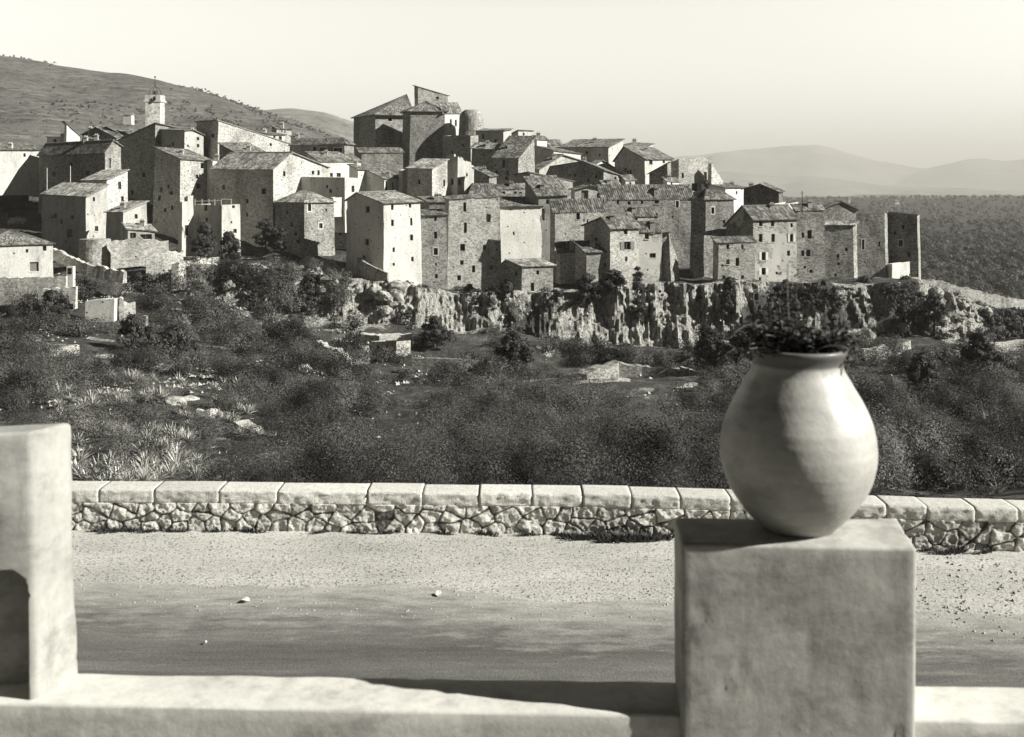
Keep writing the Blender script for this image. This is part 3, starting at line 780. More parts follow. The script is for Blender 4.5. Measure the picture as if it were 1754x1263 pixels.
# railing on the terrace block, poles, yard things
rl = empty('railing', P(368, 351, 178), 'thin white railing along the terrace block roof', 'railing')
mb = MB()
for x in (334, 346, 358, 368, 379, 396):
    a = P(x, 352, 175.4); b = P(x, 341, 175.4); mb.tube(a, b, .05, .05, 5)
mb.build('post', M['sur'], rl, rl.location)
mb = MB(); mb.tube(P(334, 345, 175.4), P(379, 344, 175.4), .04, .04, 5); mb.tube(P(379, 341.5, 175.4), P(396, 341.5, 175.4), .05, .05, 5)
mb.build('rail', M['sur'], rl, rl.location)
for x, y0, y1, d, lb in ((80.5, 288, 325, 189, 'thin pale pole before the long dark-fronted house, left one'), (120.5, 284, 318, 188, 'thin pale pole before the long dark-fronted house, right one'),
                         (1374, 327, 362, 181, 'dark mast standing above the roofs at right'), (1182, 478, 482, 160, None)):
    if not lb: continue
    mb = MB(); a = P(x, y1 + 6, d); b = P(x, y0, d); mb.tube(a, b, .09, .06, 6)
    if x > 1000: mb.tube(b - Vector((.3, 0, .4)), b + Vector((.3, 0, -.4)), .04, .04, 4)
    o = mb.build('pole', M['sur' if x < 1000 else 'iron'], None, a); tag(o, lb, 'pole')
# ------------------------------------------------------------------ ground
KX = np.array([-500, 35, 150, 300, 450, 580, 700, 850, 1000, 1150, 1300, 1450, 1570, 1714, 2300], float)
n_ = len(KX)
ROW = [  # distance, eye-line row for each column of KX
    (11.75, [891] * n_), (22, [850] * n_), (35, [806] * n_), (60, [748] * n_),
    (100, [665, 650, 655, 662, 675, 685, 690, 692, 690, 688, 690, 692, 700, 705, 720]),
    (138, [560, 560, 570, 580, 600, 615, 628, 632, 642, 645, 640, 632, 628, 630, 650]),
    (157.5, [500, 500, 502, 505, 535, 548, 562, 568, 588, 596, 580, 566, 575, 590, 600]),
    (161.5, [470, 468, 466, 462, 462, 474, 492, 508, 496, 486, 494, 492, 486, 532, 570]),
    (175, [452, 450, 448, 446, 446, 464, 480, 494, 482, 474, 481, 479, 480, 536, 575]),
    (186, [436, 436, 430, 428, 424, 430, 432, 432, 430, 430, 432, 440, 486, 545, 590]),
    (215, [332, 332, 325, 325, 322, 322, 332, 330, 330, 335, 375, 400, 500, 560, 590]),
    (258, [266, 266, 258, 258, 268, 276, 276, 274, 280, 300, 360, 385, 500, 545, 560]),
    (330, [330, 330, 330, 330, 330, 330, 330, 330, 340, 360, 400, 440, 505, 512, 520]),
    (520, [350, 350, 350, 350, 352, 355, 358, 360, 370, 390, 420, 430, 442, 444, 446]),
]
SUB = [8, 12, 14, 22, 22, 18, 90, 12, 8, 8, 8, 5, 6]
PX = np.arange(-1100, 2601, 4.0)
ds = []; ys = []
for r in range(len(ROW) - 1):
    y0 = np.interp(PX, KX, ROW[r][1]); y1 = np.interp(PX, KX, ROW[r + 1][1])
    for k in range(SUB[r]):
        t = k / SUB[r]
        z0 = HC - (y0 - HY) / F * ROW[r][0]; z1 = HC - (y1 - HY) / F * ROW[r + 1][0]
        ds.append(np.full_like(PX, ROW[r][0] * (1 - t) + ROW[r + 1][0] * t)); ys.append(z0 * (1 - t) + z1 * t)
ds.append(np.full_like(PX, ROW[-1][0])); ys.append(HC - (np.interp(PX, KX, ROW[-1][1]) - HY) / F * ROW[-1][0])
D = np.array(ds); Z = np.array(ys); PXG = np.broadcast_to(PX, D.shape)
# let the bank drop away smoothly: soften the knees
for _ in range(3):
    Z[1:-1] = np.where((D[1:-1] < 150) & (D[1:-1] > 14), (Z[:-2] + Z[1:-1] * 2 + Z[2:]) / 4, Z[1:-1])
X = (PXG - CX) / F * D
far = np.clip((D - 14) / 40, 0, 1)
Z = Z + fbm(X / 9, D / 9, 3.0) * 1.3 * far + fbm(X / 2.4, D / 2.4, 8.0) * 0.5 * np.clip((D - 12.5) / 20, 0, 1)
cliffw = np.clip((D - 156.4) / 1.2, 0, 1) * np.clip((166 - D) / 4, 0, 1)
side = np.interp(PXG, [300, 430, 600, 690, 720, 860, 960, 1000, 1250, 1290, 1560, 1620, 1800], [.1, .5, .55, .8, .9, .9, .6, 1.15, 1.15, .6, .6, .8, .5])
cw = cliffw * side
# terraces stepping up to the cliff
stepw = np.clip((D - 95) / 20, 0, 1) * np.clip((158 - D) / 10, 0, 1)
st = Z / 2.2 + fbm(X / 30, D / 30, 1.0) * 1.2
Z = Z + stepw * 0.9 * (np.floor(st) + np.clip((st - np.floor(st)) * 4, 0, 1) - st)
rib = 1 - 2.6 * np.abs(fbm(X / 2.1 + fbm(X / 5, Z / 6, 3.0) * .8, Z / 22, 5.0, 3))
rib2 = fbm(X / 1.0, Z / 7, 2.0, 3)
crack = np.clip(.10 - np.abs(fbm(X / 1.5 + fbm(X / 4, Z / 5, 3.0) * .6, Z / 18, 5.0, 3)), 0, 1) * 8 + np.clip(.08 - np.abs(fbm(X / .8, Z / 10, 61.0, 3)), 0, 1) * 6
strata = np.abs((Z / 1.7 + fbm(X / 12, Z / 9, 71.0) * 1.2) % 1 - .5)
Yd = D + cw * (crack + rib2 * .9 + strata * .5 + fbm(X / 3.2, Z / 12, 17.0) * 2.2 + fbm(X / 8, Z / 40, 7.0) * 4.5 + fbm(X / .5, Z / .7, 19.0, 2) * .35)
rockn = fbm(X / 3.2, Z / 7 + D / 14, 21.0, 4)
rock = np.clip(cw * 1.3 + rockn * 1.5 - 0.38, 0, 1)
rock = np.maximum(rock, np.clip(.25 + rockn * 2.2, 0, 1) * np.clip((D - 140) / 8, 0, 1) * (D < 175) * ((PXG > 330) & (PXG < 720)))
rock = np.maximum(rock, np.clip((fbm(X / 5, D / 4, 31.0) - 0.30) * 8, 0, 1) * np.clip((D - 60) / 60, 0, 1) * 0.8)
nr, nc = D.shape
V = np.stack([X, Yd, Z], -1)
me = mesh_np('hillside', V.reshape(-1, 3), grid_faces(nr, nc), 4, [('rock', 'POINT', rock.ravel())], False)


def m_hillside():
    t = NT('scrub_earth_and_limestone')
    p = t.pos()
    a = t.n('ShaderNodeAttribute', attribute_name='rock')
    n1 = t.noise(p, 0.35, 6, 0.7); soil = t.ramp(n1, [(0.3, 0.05), (0.5, 0.10), (0.7, 0.24)])
    streak = t.noise(t.pos((2.2, 1.4, 0.22)), 1.0, 6, 0.74)
    rk = t.ramp(streak, [(0.38, 0.07), (0.45, 0.46), (0.58, 0.80)])
    fine = t.noise(p, 3.5, 5, 0.75)
    fr = t.ramp(fine, [(0.34, 0.35), (0.6, 1.15)])
    rk2 = t.mix(1.0, (rk, 0), (fr, 0), 'MULTIPLY')
    th = t.math('ADD', (a, 2), t.math('MULTIPLY', t.math('SUBTRACT', (fine, 0), 0.5), 0.9))
    tr = t.n('ShaderNodeMapRange', {0: th, 1: 0.3, 2: 0.55})
    t.col(t.mix((tr, 0), (soil, 0), rk2))
    t.bump(t.math('ADD', t.math('MULTIPLY', (streak, 0), 2.0), (fine, 0)), 1.0, 0.6)
    return t.m


M['hill'] = m_hillside()
hs = link_mesh('hillside', me, M['hill']); tag(hs, kind='structure')

# plain reaching to the horizon
def m_plain():
    t = NT('wooded_plain')
    n = t.noise(t.pos((1, 1, 1)), 0.02, 8, 0.72); r = t.ramp(n, [(0.35, 0.035), (0.55, 0.07), (0.7, 0.12)])
    n2 = t.noise(t.pos((1, 1, 1)), 0.25, 5, 0.7); r2 = t.ramp(n2, [(0.35, 0.5), (0.65, 1.2)])
    t.col(t.mix(1.0, (r, 0), (r2, 0), 'MULTIPLY'))
    t.bump((n2, 0), 0.8, 3.0)
    return t.m


dd = np.geomspace(500, 13500, 110); tt = np.linspace(-0.75, 0.9, 260)
DD, TT = np.meshgrid(dd, tt, indexing='ij')
XX = DD * TT
ZZ = -31 + fbm(XX / 700, DD / 700, 2.0) * 16 * np.clip((DD - 700) / 800, 0, 1) + fbm(XX / 180, DD / 180, 4.0) * 5 * np.clip((DD - 550) / 300, 0, 1)
crest = np.exp(-((DD - 2200) / 500) ** 2) * np.interp(TT, [.1, .3, .5], [0, 9, 18]); ZZ = ZZ + crest
me = mesh_np('plain', np.stack([XX, DD, ZZ], -1).reshape(-1, 3), grid_faces(*DD.shape), 4, smooth=True)
tag(link_mesh('plain', me, m_plain()), kind='structure')


def m_hill(name, lo, hi, sc):
    t = NT(name)
    n = t.noise(t.pos((1, 1, 1.6)), 0.012 * sc, 8, 0.7); r = t.ramp(n, [(0.33, lo), (0.5, (lo + hi) / 2), (0.68, hi)])
    n2 = t.noise(t.pos((1, 1, 1.6)), 0.11 * sc, 6, 0.75); r2 = t.ramp(n2, [(0.38, 0.45), (0.5, 1.0), (0.68, 1.25)])
    n3 = t.noise(t.pos((0.25, 0.25, 5)), 0.08 * sc, 4, 0.6); r3 = t.ramp(n3, [(0.57, 1.0), (0.62, 1.5)])
    t.col(t.mix(1.0, t.mix(1.0, (r, 0), (r2, 0), 'MULTIPLY'), (r3, 0), 'MULTIPLY'))
    t.bump((n2, 0), 0.8, 4.0 / sc)
    return t.m


def ridge(name, pts, d0, d1, zfoot, mat, amp, seed, rows=44, back=0.35, step=5):
    xs = np.array([p[0] for p in pts], float); yy = np.array([p[1] for p in pts], float)
    px = np.arange(xs[0], xs[-1] + 1, step); yt = np.interp(px, xs, yy)
    k = np.ones(5) / 5; yt = np.convolve(np.pad(yt, 2, 'edge'), k, 'valid')
    zt = HC - (yt - HY) / F * d1
    out = []
    for j in range(rows + 1):
        t = j / rows
        d = d0 + (d1 - d0) * t
        z = zfoot + (zt - zfoot) * (t ** 0.8 * .6 + .4 * (1 - math.cos(math.pi * t)) / 2)
        x = (px - CX) / F * d
        e = fbm(x / amp / 9, d / amp / 9, seed, 5) * amp * math.sin(math.pi * min(1, t * .93)) * 1.2
        z = z + e
        out.append(np.stack([x, np.full_like(x, d), z], -1))
    for j in range(1, 7):
        d = d1 * (1 + back * j / 6); x = (px - CX) / F * d
        out.append(np.stack([x, np.full_like(x, d), zt + (zfoot - zt) * (j / 6) ** 1.3], -1))
    G = np.array(out)
    me = mesh_np(name, G.reshape(-1, 3), grid_faces(G.shape[0], G.shape[1]), 4, smooth=True)
    o = link_mesh(name, me, mat); tag(o, kind='structure')
    return G


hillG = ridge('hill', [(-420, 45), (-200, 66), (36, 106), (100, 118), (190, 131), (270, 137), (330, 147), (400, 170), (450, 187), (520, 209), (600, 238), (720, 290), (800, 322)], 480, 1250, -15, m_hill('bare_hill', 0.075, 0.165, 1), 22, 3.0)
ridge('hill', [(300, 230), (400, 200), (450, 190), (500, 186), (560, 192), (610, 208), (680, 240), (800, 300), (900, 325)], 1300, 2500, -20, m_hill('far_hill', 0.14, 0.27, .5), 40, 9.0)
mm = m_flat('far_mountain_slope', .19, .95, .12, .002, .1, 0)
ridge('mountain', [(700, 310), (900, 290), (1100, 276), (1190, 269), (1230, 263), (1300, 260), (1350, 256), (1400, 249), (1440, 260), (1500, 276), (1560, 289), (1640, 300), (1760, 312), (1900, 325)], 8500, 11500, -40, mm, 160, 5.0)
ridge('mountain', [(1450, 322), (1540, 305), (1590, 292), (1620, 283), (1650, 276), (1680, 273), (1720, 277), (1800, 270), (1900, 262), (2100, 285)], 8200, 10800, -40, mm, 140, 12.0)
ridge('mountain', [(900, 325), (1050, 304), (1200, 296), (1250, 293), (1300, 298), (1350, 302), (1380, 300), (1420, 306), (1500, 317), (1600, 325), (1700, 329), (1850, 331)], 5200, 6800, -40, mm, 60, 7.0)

# ------------------------------------------------------------------ scrub, woods
def leaf_cloud(cen, rad, cnt, size, flat=0.8, lobes=5, tone0=None, asp=1.7, up=0.35, wild=.38, lr=.52):
    n = len(cen); idx = np.repeat(np.arange(n), cnt); m = len(idx)
    sub = rng.normal(size=(n, lobes, 3)); sub /= np.linalg.norm(sub, axis=2, keepdims=True)
    sub[:, :, 2] = np.abs(sub[:, :, 2]) * .9 - .1
    sub *= (rad[:, None, None] * rng.uniform(.3, .75, (n, lobes, 1)))
    pick = rng.integers(0, lobes, m)
    dr = rng.normal(size=(m, 3)); dr /= np.linalg.norm(dr, axis=1, keepdims=True)
    r = rng.uniform(.35, 1, m) ** .5 * lr
    loc = sub[idx, pick] + dr * (rad[idx] * r)[:, None]
    loc[:, 2] *= flat
    p = cen[idx] + loc
    nb = loc / (np.linalg.norm(loc, axis=1, keepdims=True) + 1e-6)
    nrm = nb * .9 + dr * .5 + rng.normal(size=(m, 3)) * wild + np.array([0, 0, up]); nrm /= np.linalg.norm(nrm, axis=1, keepdims=True)
    tng = np.cross(nrm, rng.normal(size=(m, 3))); tng /= np.linalg.norm(tng, axis=1, keepdims=True) + 1e-9
    bit = np.cross(nrm, tng)
    s = (size[idx] * rng.uniform(.6, 1.4, m))[:, None]
    v = np.stack([p + tng * s * asp * .6, p - tng * s * .5 * asp + bit * s * .5, p - tng * s * .5 * asp - bit * s * .5], 1).reshape(-1, 3)
    f = np.arange(m * 3).reshape(-1, 3)
    t0 = rng.uniform(0, 1, n) if tone0 is None else tone0
    tone = np.clip(t0[idx] * .78 + rng.uniform(0, .22, m), 0, 1)
    return v, f, tone


M['scrub'] = m_leaf('scrub_leaves', 0.018, 0.15)
M['wood'] = M['wood']
# choose places on the hillside grid, evenly over what the eye sees of it
SY = HY - (V[..., 2] - HC) * F / V[..., 1]; SX = CX + V[..., 0] * F / V[..., 1]
cell = np.zeros_like(D); cell[1:-1] = np.abs(SY[:-2] - SY[2:]) / 2
clear = []    # rectangles (px) kept free of scrub: paths, walls, terraces


def keep_free(x0, x1, y0, y1, d0=90, d1=185): clear.append((x0, x1, y0, y1, d0, d1))


keep_free(985, 1195, 640, 700, 80, 150); keep_free(610, 712, 560, 614, 120, 165); keep_free(645, 725, 700, 800, 30, 120)
keep_free(270, 395, 660, 760, 30, 120); keep_free(392, 478, 722, 815, 25, 100); keep_free(30, 130, 455, 500, 130, 175); keep_free(330, 385, 695, 715, 60, 120)
keep_free(70, 135, 585, 612, 90, 140); keep_free(140, 250, 508, 570, 120, 170); keep_free(1630, 1720, 575, 604, 100, 170); keep_free(690, 860, 596, 630, 110, 150)
keep_free(85, 320, 405, 478, 140, 185); keep_free(540, 595, 575, 620, 110, 160)


def scatter(n, wmap, spacing_seed=0):
    w = wmap.ravel() / wmap.sum()
    i = np.random.default_rng(spacing_seed).choice(w.size, n, p=w)
    q = V.reshape(-1, 3)[i].copy()
    q[:, 0] += rng.normal(size=n) * .2; q[:, 1] += rng.normal(size=n) * .2
    return q, PXG.ravel()[i], D.ravel()[i]


hbase = np.interp(SX, [0, 100, 220, 300, 440, 600], [500, 478, 474, 462, 440, 474])
dens = cell * ((D < 150) | ((SX < 620) & (D < 170) & (SY > hbase))) * (D > 12.2) * (SX > -420) * (SX < 2080)
dens = dens * np.clip((fbm(X / 6, D / 6, 77.0) + .12) * 6, 0.0, 1)
agzone = (fbm(X / 4, D / 4, 55.0) > -.14) * (D < 75) * ((SX < 335) | (SX > 1540))
dens = dens * (1 - .97 * agzone) * np.where((D < 80) & (SX < 345), .5, 1) * np.where((D < 75) & (SX > 1540), .5, 1)
for x0, x1, y0, y1, d0, d1 in clear:
    dens = dens * ~((SX > x0) & (SX < x1) & (SY > y0) & (SY < y1) & (D > d0) & (D < d1))
dens = dens * np.where(D < 75, .22, 1)
q, qpx, qd = scatter(3600, dens, 1)
rad = (.4 + 1.5 * rng.uniform(0, 1, len(q)) ** 2.2) * np.interp(qd, [12, 25, 60, 160], [.55, .95, 1.4, 1.45])
siz = np.interp(qd, [12, 30, 80, 160], [.012, .020, .060, .14])
cnt = np.clip((rad / siz) ** 2 * 1.4, 60, 3200).astype(int); print('scrub leaves', cnt.sum())
bt0 = np.clip(fbm(q[:, 0] / 8, q[:, 1] / 8, 3.0) * 2.6 + .42 + rng.normal(size=len(q)) * .2, 0, 1)
# open, paler trees standing among the scrub
ip = rng.choice(len(q), 420, replace=False)
rad[ip] = rng.uniform(1.1, 2.3, 420) * np.interp(qd[ip], [12, 30, 80], [.45, .8, 1.0]); cnt[ip] = np.clip((rad[ip] / siz[ip]) ** 2 * .8, 90, 900).astype(int); bt0[ip] = rng.uniform(.75, 1.25, 420)
c = q.copy(); c[:, 2] += rad * np.where(np.isin(np.arange(len(q)), ip), .75, .35)
v1, f1, t1 = leaf_cloud(c, rad, cnt, siz, tone0=bt0)
# bushes clinging to the cliff and among the houses' feet
dens2 = cell * (D >= 156) * (D < 180) * (SX > 200) * (SX < 1900) * np.clip(1.1 - rock * 1.5, 0.03, 1) * np.where((SX > 1000) & (SX < 1245) & (SY < 590), .25, 1) * np.clip(.3 + fbm(X / 6, Z / 6, 41.0) * 2.2, 0, 1)
dens2 = dens2 * (SY > np.interp(SX, [0, 300, 440, 600, 850, 1570, 1900], [470, 470, 440, 470, 496, 490, 530]))
q, qpx, qd = scatter(1150, dens2, 2)
rad = rng.uniform(.35, 1.2, len(q)); siz = np.full(len(q), .17); cnt = np.clip((rad / siz) ** 2 * 2, 40, 200).astype(int)
rad *= .8
v2, f2, t2 = leaf_cloud(q + np.array([0, -.4, .1]), rad, cnt, siz)
# right-hand slope below the rim wall and its far side
Vv = np.concatenate([v1, v2]); Ff = np.concatenate([f1, f2 + len(v1)]); Tt = np.concatenate([t1, t2])
# tall rounded crowns filling the near bank
prot = [(645, 725, 700, 748), (272, 392, 664, 722), (393, 476, 718, 768), (985, 1198, 636, 690), (690, 866, 606, 632)]
qc, _, dc = scatter(4000, cell * (D > 15) * (D < 92) * (SX > -420) * (SX < 2080) * np.where(SX < 350, .02, np.where(SX > 1560, .2, 1.0)), 33)
keep = []; rc = []
for i in range(len(qc)):
    r_ = (.55 + .021 * dc[i]) * random.uniform(.7, 1.35); zc_ = qc[i, 2] + r_ * .6
    yt_ = HY - (zc_ + r_ - HC) * F / qc[i, 1]; yb_ = HY - (zc_ - r_ - HC) * F / qc[i, 1]; xc_ = CX + qc[i, 0] * F / qc[i, 1]; pr_ = r_ * F / qc[i, 1]
    if yt_ < np.interp(dc[i], [15, 30, 92], [690, 655, 585]): continue
    if any(xc_ + pr_ > a0_ and xc_ - pr_ < a1_ and yt_ < b1_ and yb_ > b0_ for a0_, a1_, b0_, b1_ in prot): continue
    if any((qc[i, 0] - qc[j, 0]) ** 2 + (qc[i, 1] - qc[j, 1]) ** 2 < (.72 * (r_ + rc[n])) ** 2 for n, j in enumerate(keep)): continue
    keep.append(i); rc.append(r_)
qc = qc[keep]; dc = dc[keep]; rc = np.array(rc); qc[:, 2] += rc * .62
sc_ = np.interp(dc, [15, 40, 92], [.021, .038, .075]); nc_ = np.clip((rc / sc_) ** 2 * 2.2, 300, 8000).astype(int); print('crowns', len(rc), nc_.sum())
v5, f5, t5 = leaf_cloud(qc, rc, nc_, sc_, lobes=16, flat=1.0, lr=.36, tone0=rng.choice([.02, .15, .4, .75, 1.2], len(rc)) + rng.normal(size=len(rc)) * .08, wild=.24, up=.2)
Ff = np.concatenate([Ff, f5 + len(Vv)]); Vv = np.concatenate([Vv, v5]); Tt = np.concatenate([Tt, t5])
me = mesh_np('scrub', Vv, Ff, 3, [('tone', 'FACE', Tt)])
tag(link_mesh('scrub', me, M['scrub']), 'dense dark scrub covering the ravine slope below the village', 'scrub', kind='stuff')
# far woods on the plain at right
N = 5200
sx = rng.uniform(1150, 1900, N); sy = 341 + (rng.uniform(0, 1, N) ** 1.5) * 200
dist = np.clip(34.6 * F / (sy - HY + .001), 200, 3200)
x = (sx - CX) / F * dist
# height of the ground at those places
def ground_z(x, d):
    px = CX + x * F / d
    zz = -31 + fbm(x / 700, d / 700, 2.0) * 16 * np.clip((d - 700) / 800, 0, 1) + fbm(x / 180, d / 180, 4.0) * 5 * np.clip((d - 550) / 300, 0, 1)
    zz = zz + np.exp(-((d - 2200) / 500) ** 2) * np.interp(x / d, [.1, .3, .5], [0, 9, 18])
    zn = np.zeros_like(x)
    for i in range(len(x)):
        if d[i] < 520:
            j = np.searchsorted(D[:, 0], d[i]); j = min(max(j, 1), len(D) - 1); f = (d[i] - D[j - 1, 0]) / (D[j, 0] - D[j - 1, 0] + 1e-9)
            zn[i] = np.interp(px[i], PX, Z[j - 1] * (1 - f) + Z[j] * f)
    return np.where(d < 520, zn, zz)


gz = ground_z(x, dist)
rad = rng.uniform(1.5, 3.6, N) * np.interp(dist, [200, 600, 3000], [.9, 1.1, 2.2])
siz = np.clip(dist * .0011, .3, 2.6); cnt = np.clip((rad / siz) ** 2 * 2.2, 14, 110).astype(int)
v3, f3, t3 = leaf_cloud(np.stack([x, dist, gz + rad * .4], -1), rad, cnt, siz, lobes=4)
me = mesh_np('woods', v3, f3, 3, [('tone', 'FACE', t3)])
M['woods'] = m_leaf('far_wood_leaves', 0.03, 0.15)
tag(link_mesh('woods', me, M['woods']), 'far dark woods covering the plain beyond the village at right', 'woods', kind='stuff')
# low scrub dotted over the bare hill
hv = hillG[4:44].reshape(-1, 3); hw_ = np.clip(fbm(hv[:, 0] / 70, hv[:, 1] / 70, 5.0) + .02, 0.002, 1); k = rng.choice(len(hv), 2600, p=hw_ / hw_.sum()); q = hv[k] + rng.normal(size=(2600, 3)) * np.array([5, 7, 0])
rad = rng.uniform(.8, 2.2, 2600); siz = np.full(2600, .8); cnt = np.full(2600, 16)
v4, f4, t4 = leaf_cloud(q, rad, cnt, siz, lobes=3)
me = mesh_np('hill_scrub', v4, f4, 3, [('tone', 'FACE', t4)])
tag(link_mesh('hill_scrub', me, M['scrub']), 'sparse dark scrub dotted over the bare hill behind the village', 'scrub', kind='stuff')

# far houses on the hill and plain
def tiny_house(px, py, d, w, h, label, grp=None):
    c = P(px, py, d); mbw = MB(); mbw.box(c.x - w / 2, c.x + w / 2, c.y, c.y + w, c.z - 2, c.z + h)
    rt = empty('farmhouse', c, label, 'house', grp)
    mbw.build('wall', M['w'], rt, c)
    r = MB(); e = .4
    A = [(c.x - w / 2 - e, c.y - e, c.z + h), (c.x + w / 2 + e, c.y - e, c.z + h), (c.x + w / 2 + e, c.y + w / 2, c.z + h + 1.6), (c.x - w / 2 - e, c.y + w / 2, c.z + h + 1.6)]
    B = [(c.x - w / 2 - e, c.y + w + e, c.z + h), (c.x + w / 2 + e, c.y + w + e, c.z + h)]
    r.poly(A); r.poly([A[3], A[2], B[1], B[0]]); r.poly([A[1], B[1], A[2]]); r.poly([A[0], A[3], B[0]]); r.build('roof', M['tile'], rt, c)


tiny_house(72, 192, 900, 5, 4, 'left of two tiny white farmhouses on the bare hill', 'farmhouses on the bare hill')
tiny_house(78, 192, 905, 4, 4, 'right of two tiny white farmhouses on the bare hill', 'farmhouses on the bare hill')
tiny_house(218, 208, 640, 5, 4, 'small pale farmhouse on the hill just left of the bell tower', 'farmhouses on the bare hill')
tiny_house(1455, 346, 1500, 3.5, 5, 'tiny white tower-like house far on the wooded plain', None)
tiny_house(1537, 348, 1400, 6, 2.5, 'low white farmhouse far on the wooded plain at right', None)

# ------------------------------------------------------------------ dry stone walls and ledges on the slope
def stone_wall(label, pts, h, thick=.5, mat='sl', name='terrace_wall', cat='wall', jag=.12, down=2.5, hpx=None, grp='dry stone walls on the slope'):
    """pts: (px, py_top, d) along the crest"""
    Wp = [P(*p) for p in pts]
    mb = MB(); org = Wp[0].copy()
    tot = []
    for a, b in zip(Wp[:-1], Wp[1:]):
        n = max(2, int((b - a).length / .55))
        for i in range(n): tot.append(lerp(a, b, i / n))
    tot.append(Wp[-1])
    tops = []
    for i, p in enumerate(tot):
        e = tot[min(i + 1, len(tot) - 1)] - tot[max(i - 1, 0)]; e.z = 0
        nrm = Vector((-e.y, e.x, 0)).normalized()
        if nrm.y < 0: nrm = -nrm
        z = Vector((0, 0, random.uniform(-jag, jag)))
        w = nrm * thick
        off = nrm * random.uniform(-.02, .02)
        tops.append((p + z + off, p + w + z, p - Vector((0, 0, h + down)) - nrm * .25 + off, p + w - Vector((0, 0, h + down))))
    for s, t in zip(tops[:-1], tops[1:]):
        mb.poly([s[0], t[0], t[1], s[1]]); mb.poly([s[2], t[2], t[0], s[0]]); mb.poly([t[3], s[3], s[1], t[1]])
    for s in (tops[0], tops[-1]): mb.poly([s[0], s[1], s[3], s[2]])
    o = mb.build(name, M[mat], None, org)
    return tag(o, label, cat, grp)


stone_wall('low pale ledge wall at left end of the terrace right of centre', [(985, 657, 116), (1030, 654, 117), (1080, 648, 119)], .8, 1.2, 's')
stone_wall('curved pale wall edging the small terrace right of centre', [(1078, 674, 112), (1130, 671, 112), (1165, 665, 114), (1196, 656, 117)], .6, .7)
stone_wall('short square-ended stone wall in the middle of the dark scrub', [(667, 716, 86), (690, 714, 87), (706, 718, 88)], 1.0, .9, 'sl')
stone_wall('broken pale wall with rubble in the agave patch at left', [(284, 684, 78), (305, 676, 79), (342, 678, 80)], 1.1, .6, 'sl', jag=.3)
stone_wall('lower broken wall right below the agave patch rubble', [(336, 706, 73), (360, 703, 73), (382, 702, 74)], .6, .5, 'sl', jag=.25)
stone_wall('long low pale bank of stones left of centre near the road', [(400, 726, 66), (430, 742, 64), (470, 746, 64)], .5, 1.0, 'sp', jag=.25)
stone_wall('slanting white slab wall at the left edge of the slope', [(84, 602, 112), (110, 594, 113), (136, 592, 114)], .9, .7, 'p')
stone_wall('white shed-like garden wall under the left cottages', [(146, 517, 142), (170, 513, 142), (196, 513, 142)], 1.3, 1.5, 'w', jag=.03)
stone_wall('short pale wall stub right of the white garden wall', [(205, 512, 143), (212, 517, 143), (232, 516, 144)], .9, .6, 'sl', jag=.3)
stone_wall('square stone pier of wall below the white garden wall', [(226, 544, 134), (238, 542, 134), (250, 542, 134)], 1.7, .8, 's')
stone_wall('white parapet in front of the pale left cottage', [(-40, 476, 146), (30, 476, 146), (113, 474, 146)], 1.3, .5, 'sl', jag=.12)
stone_wall('lower white edging below the pale left cottage', [(66, 497, 143), (95, 494, 143), (130, 492, 143)], .5, .6, 'sl', jag=.2)
stone_wall('pale parapet of the path descending from the left cottage', [(90, 426, 161), (115, 437, 160), (150, 453, 158), (212, 466, 156)], .5, .7, 'sl', jag=.2, down=1.2)
stone_wall('rubble terrace wall at the foot of the lean-to shed', [(190, 414, 164), (240, 409, 165), (288, 414, 166)], 1.8, .6, 'sl', jag=.3)
stone_wall('middle rubble terrace wall left of the ruin wall', [(250, 436, 160), (280, 431, 161), (314, 432, 162)], 1.4, .6, 'sl', jag=.3)
stone_wall('white corner wall under the rubble terraces', [(294, 452, 157), (306, 450, 157), (318, 450, 158)], 1.6, 1.0, 'sl', jag=.1)
stone_wall('pale rubble wall climbing to the terrace block', [(308, 455, 163), (340, 445, 164), (376, 438, 166)], 1.4, .8, 'sl', jag=.3)
stone_wall('thin curved parapet climbing to the foot of the bright tower house', [(612, 441, 170), (628, 452, 167), (645, 460, 166), (664, 468, 165)], 1.0, .4, 's', jag=.05)
stone_wall('long stone rampart running along the right promontory rim', [(1566, 476, 172), (1600, 481, 173), (1640, 489, 174), (1690, 502, 175), (1800, 525, 178)], 2.6, 1.2, 'sl', jag=.3, down=1.0)
stone_wall('bright low wall at the right edge of the slope', [(1636, 601, 140), (1670, 592, 142), (1720, 586, 143), (1800, 580, 144)], .8, .7, 'sl')
stone_wall('short pale ledge right behind the jar flowers', [(1480, 598, 142), (1515, 592, 143), (1560, 585, 145)], .7, .6, 'sl', jag=.2)
stone_wall('slanting pale rock wall left of the square cistern hut', [(538, 583, 140), (560, 592, 138), (594, 612, 134)], .7, .8, 'sl', jag=.3)
stone_wall('long dark dry reed-topped wall across the middle of the slope', [(706, 614, 126), (780, 616, 126), (864, 622, 127)], 1.0, .9, 'sd', jag=.08)
stone_wall('flat pale ledge under the cliff at right of centre', [(1005, 640, 124), (1060, 622, 128), (1100, 628, 128), (1180, 636, 127)], 1.6, 1.5, 's', jag=.2)
stone_wall('thin slanting pale handrail wall right of the small terrace', [(1165, 628, 132), (1190, 636, 130), (1216, 646, 128)], .3, .3, 'p', jag=.03)
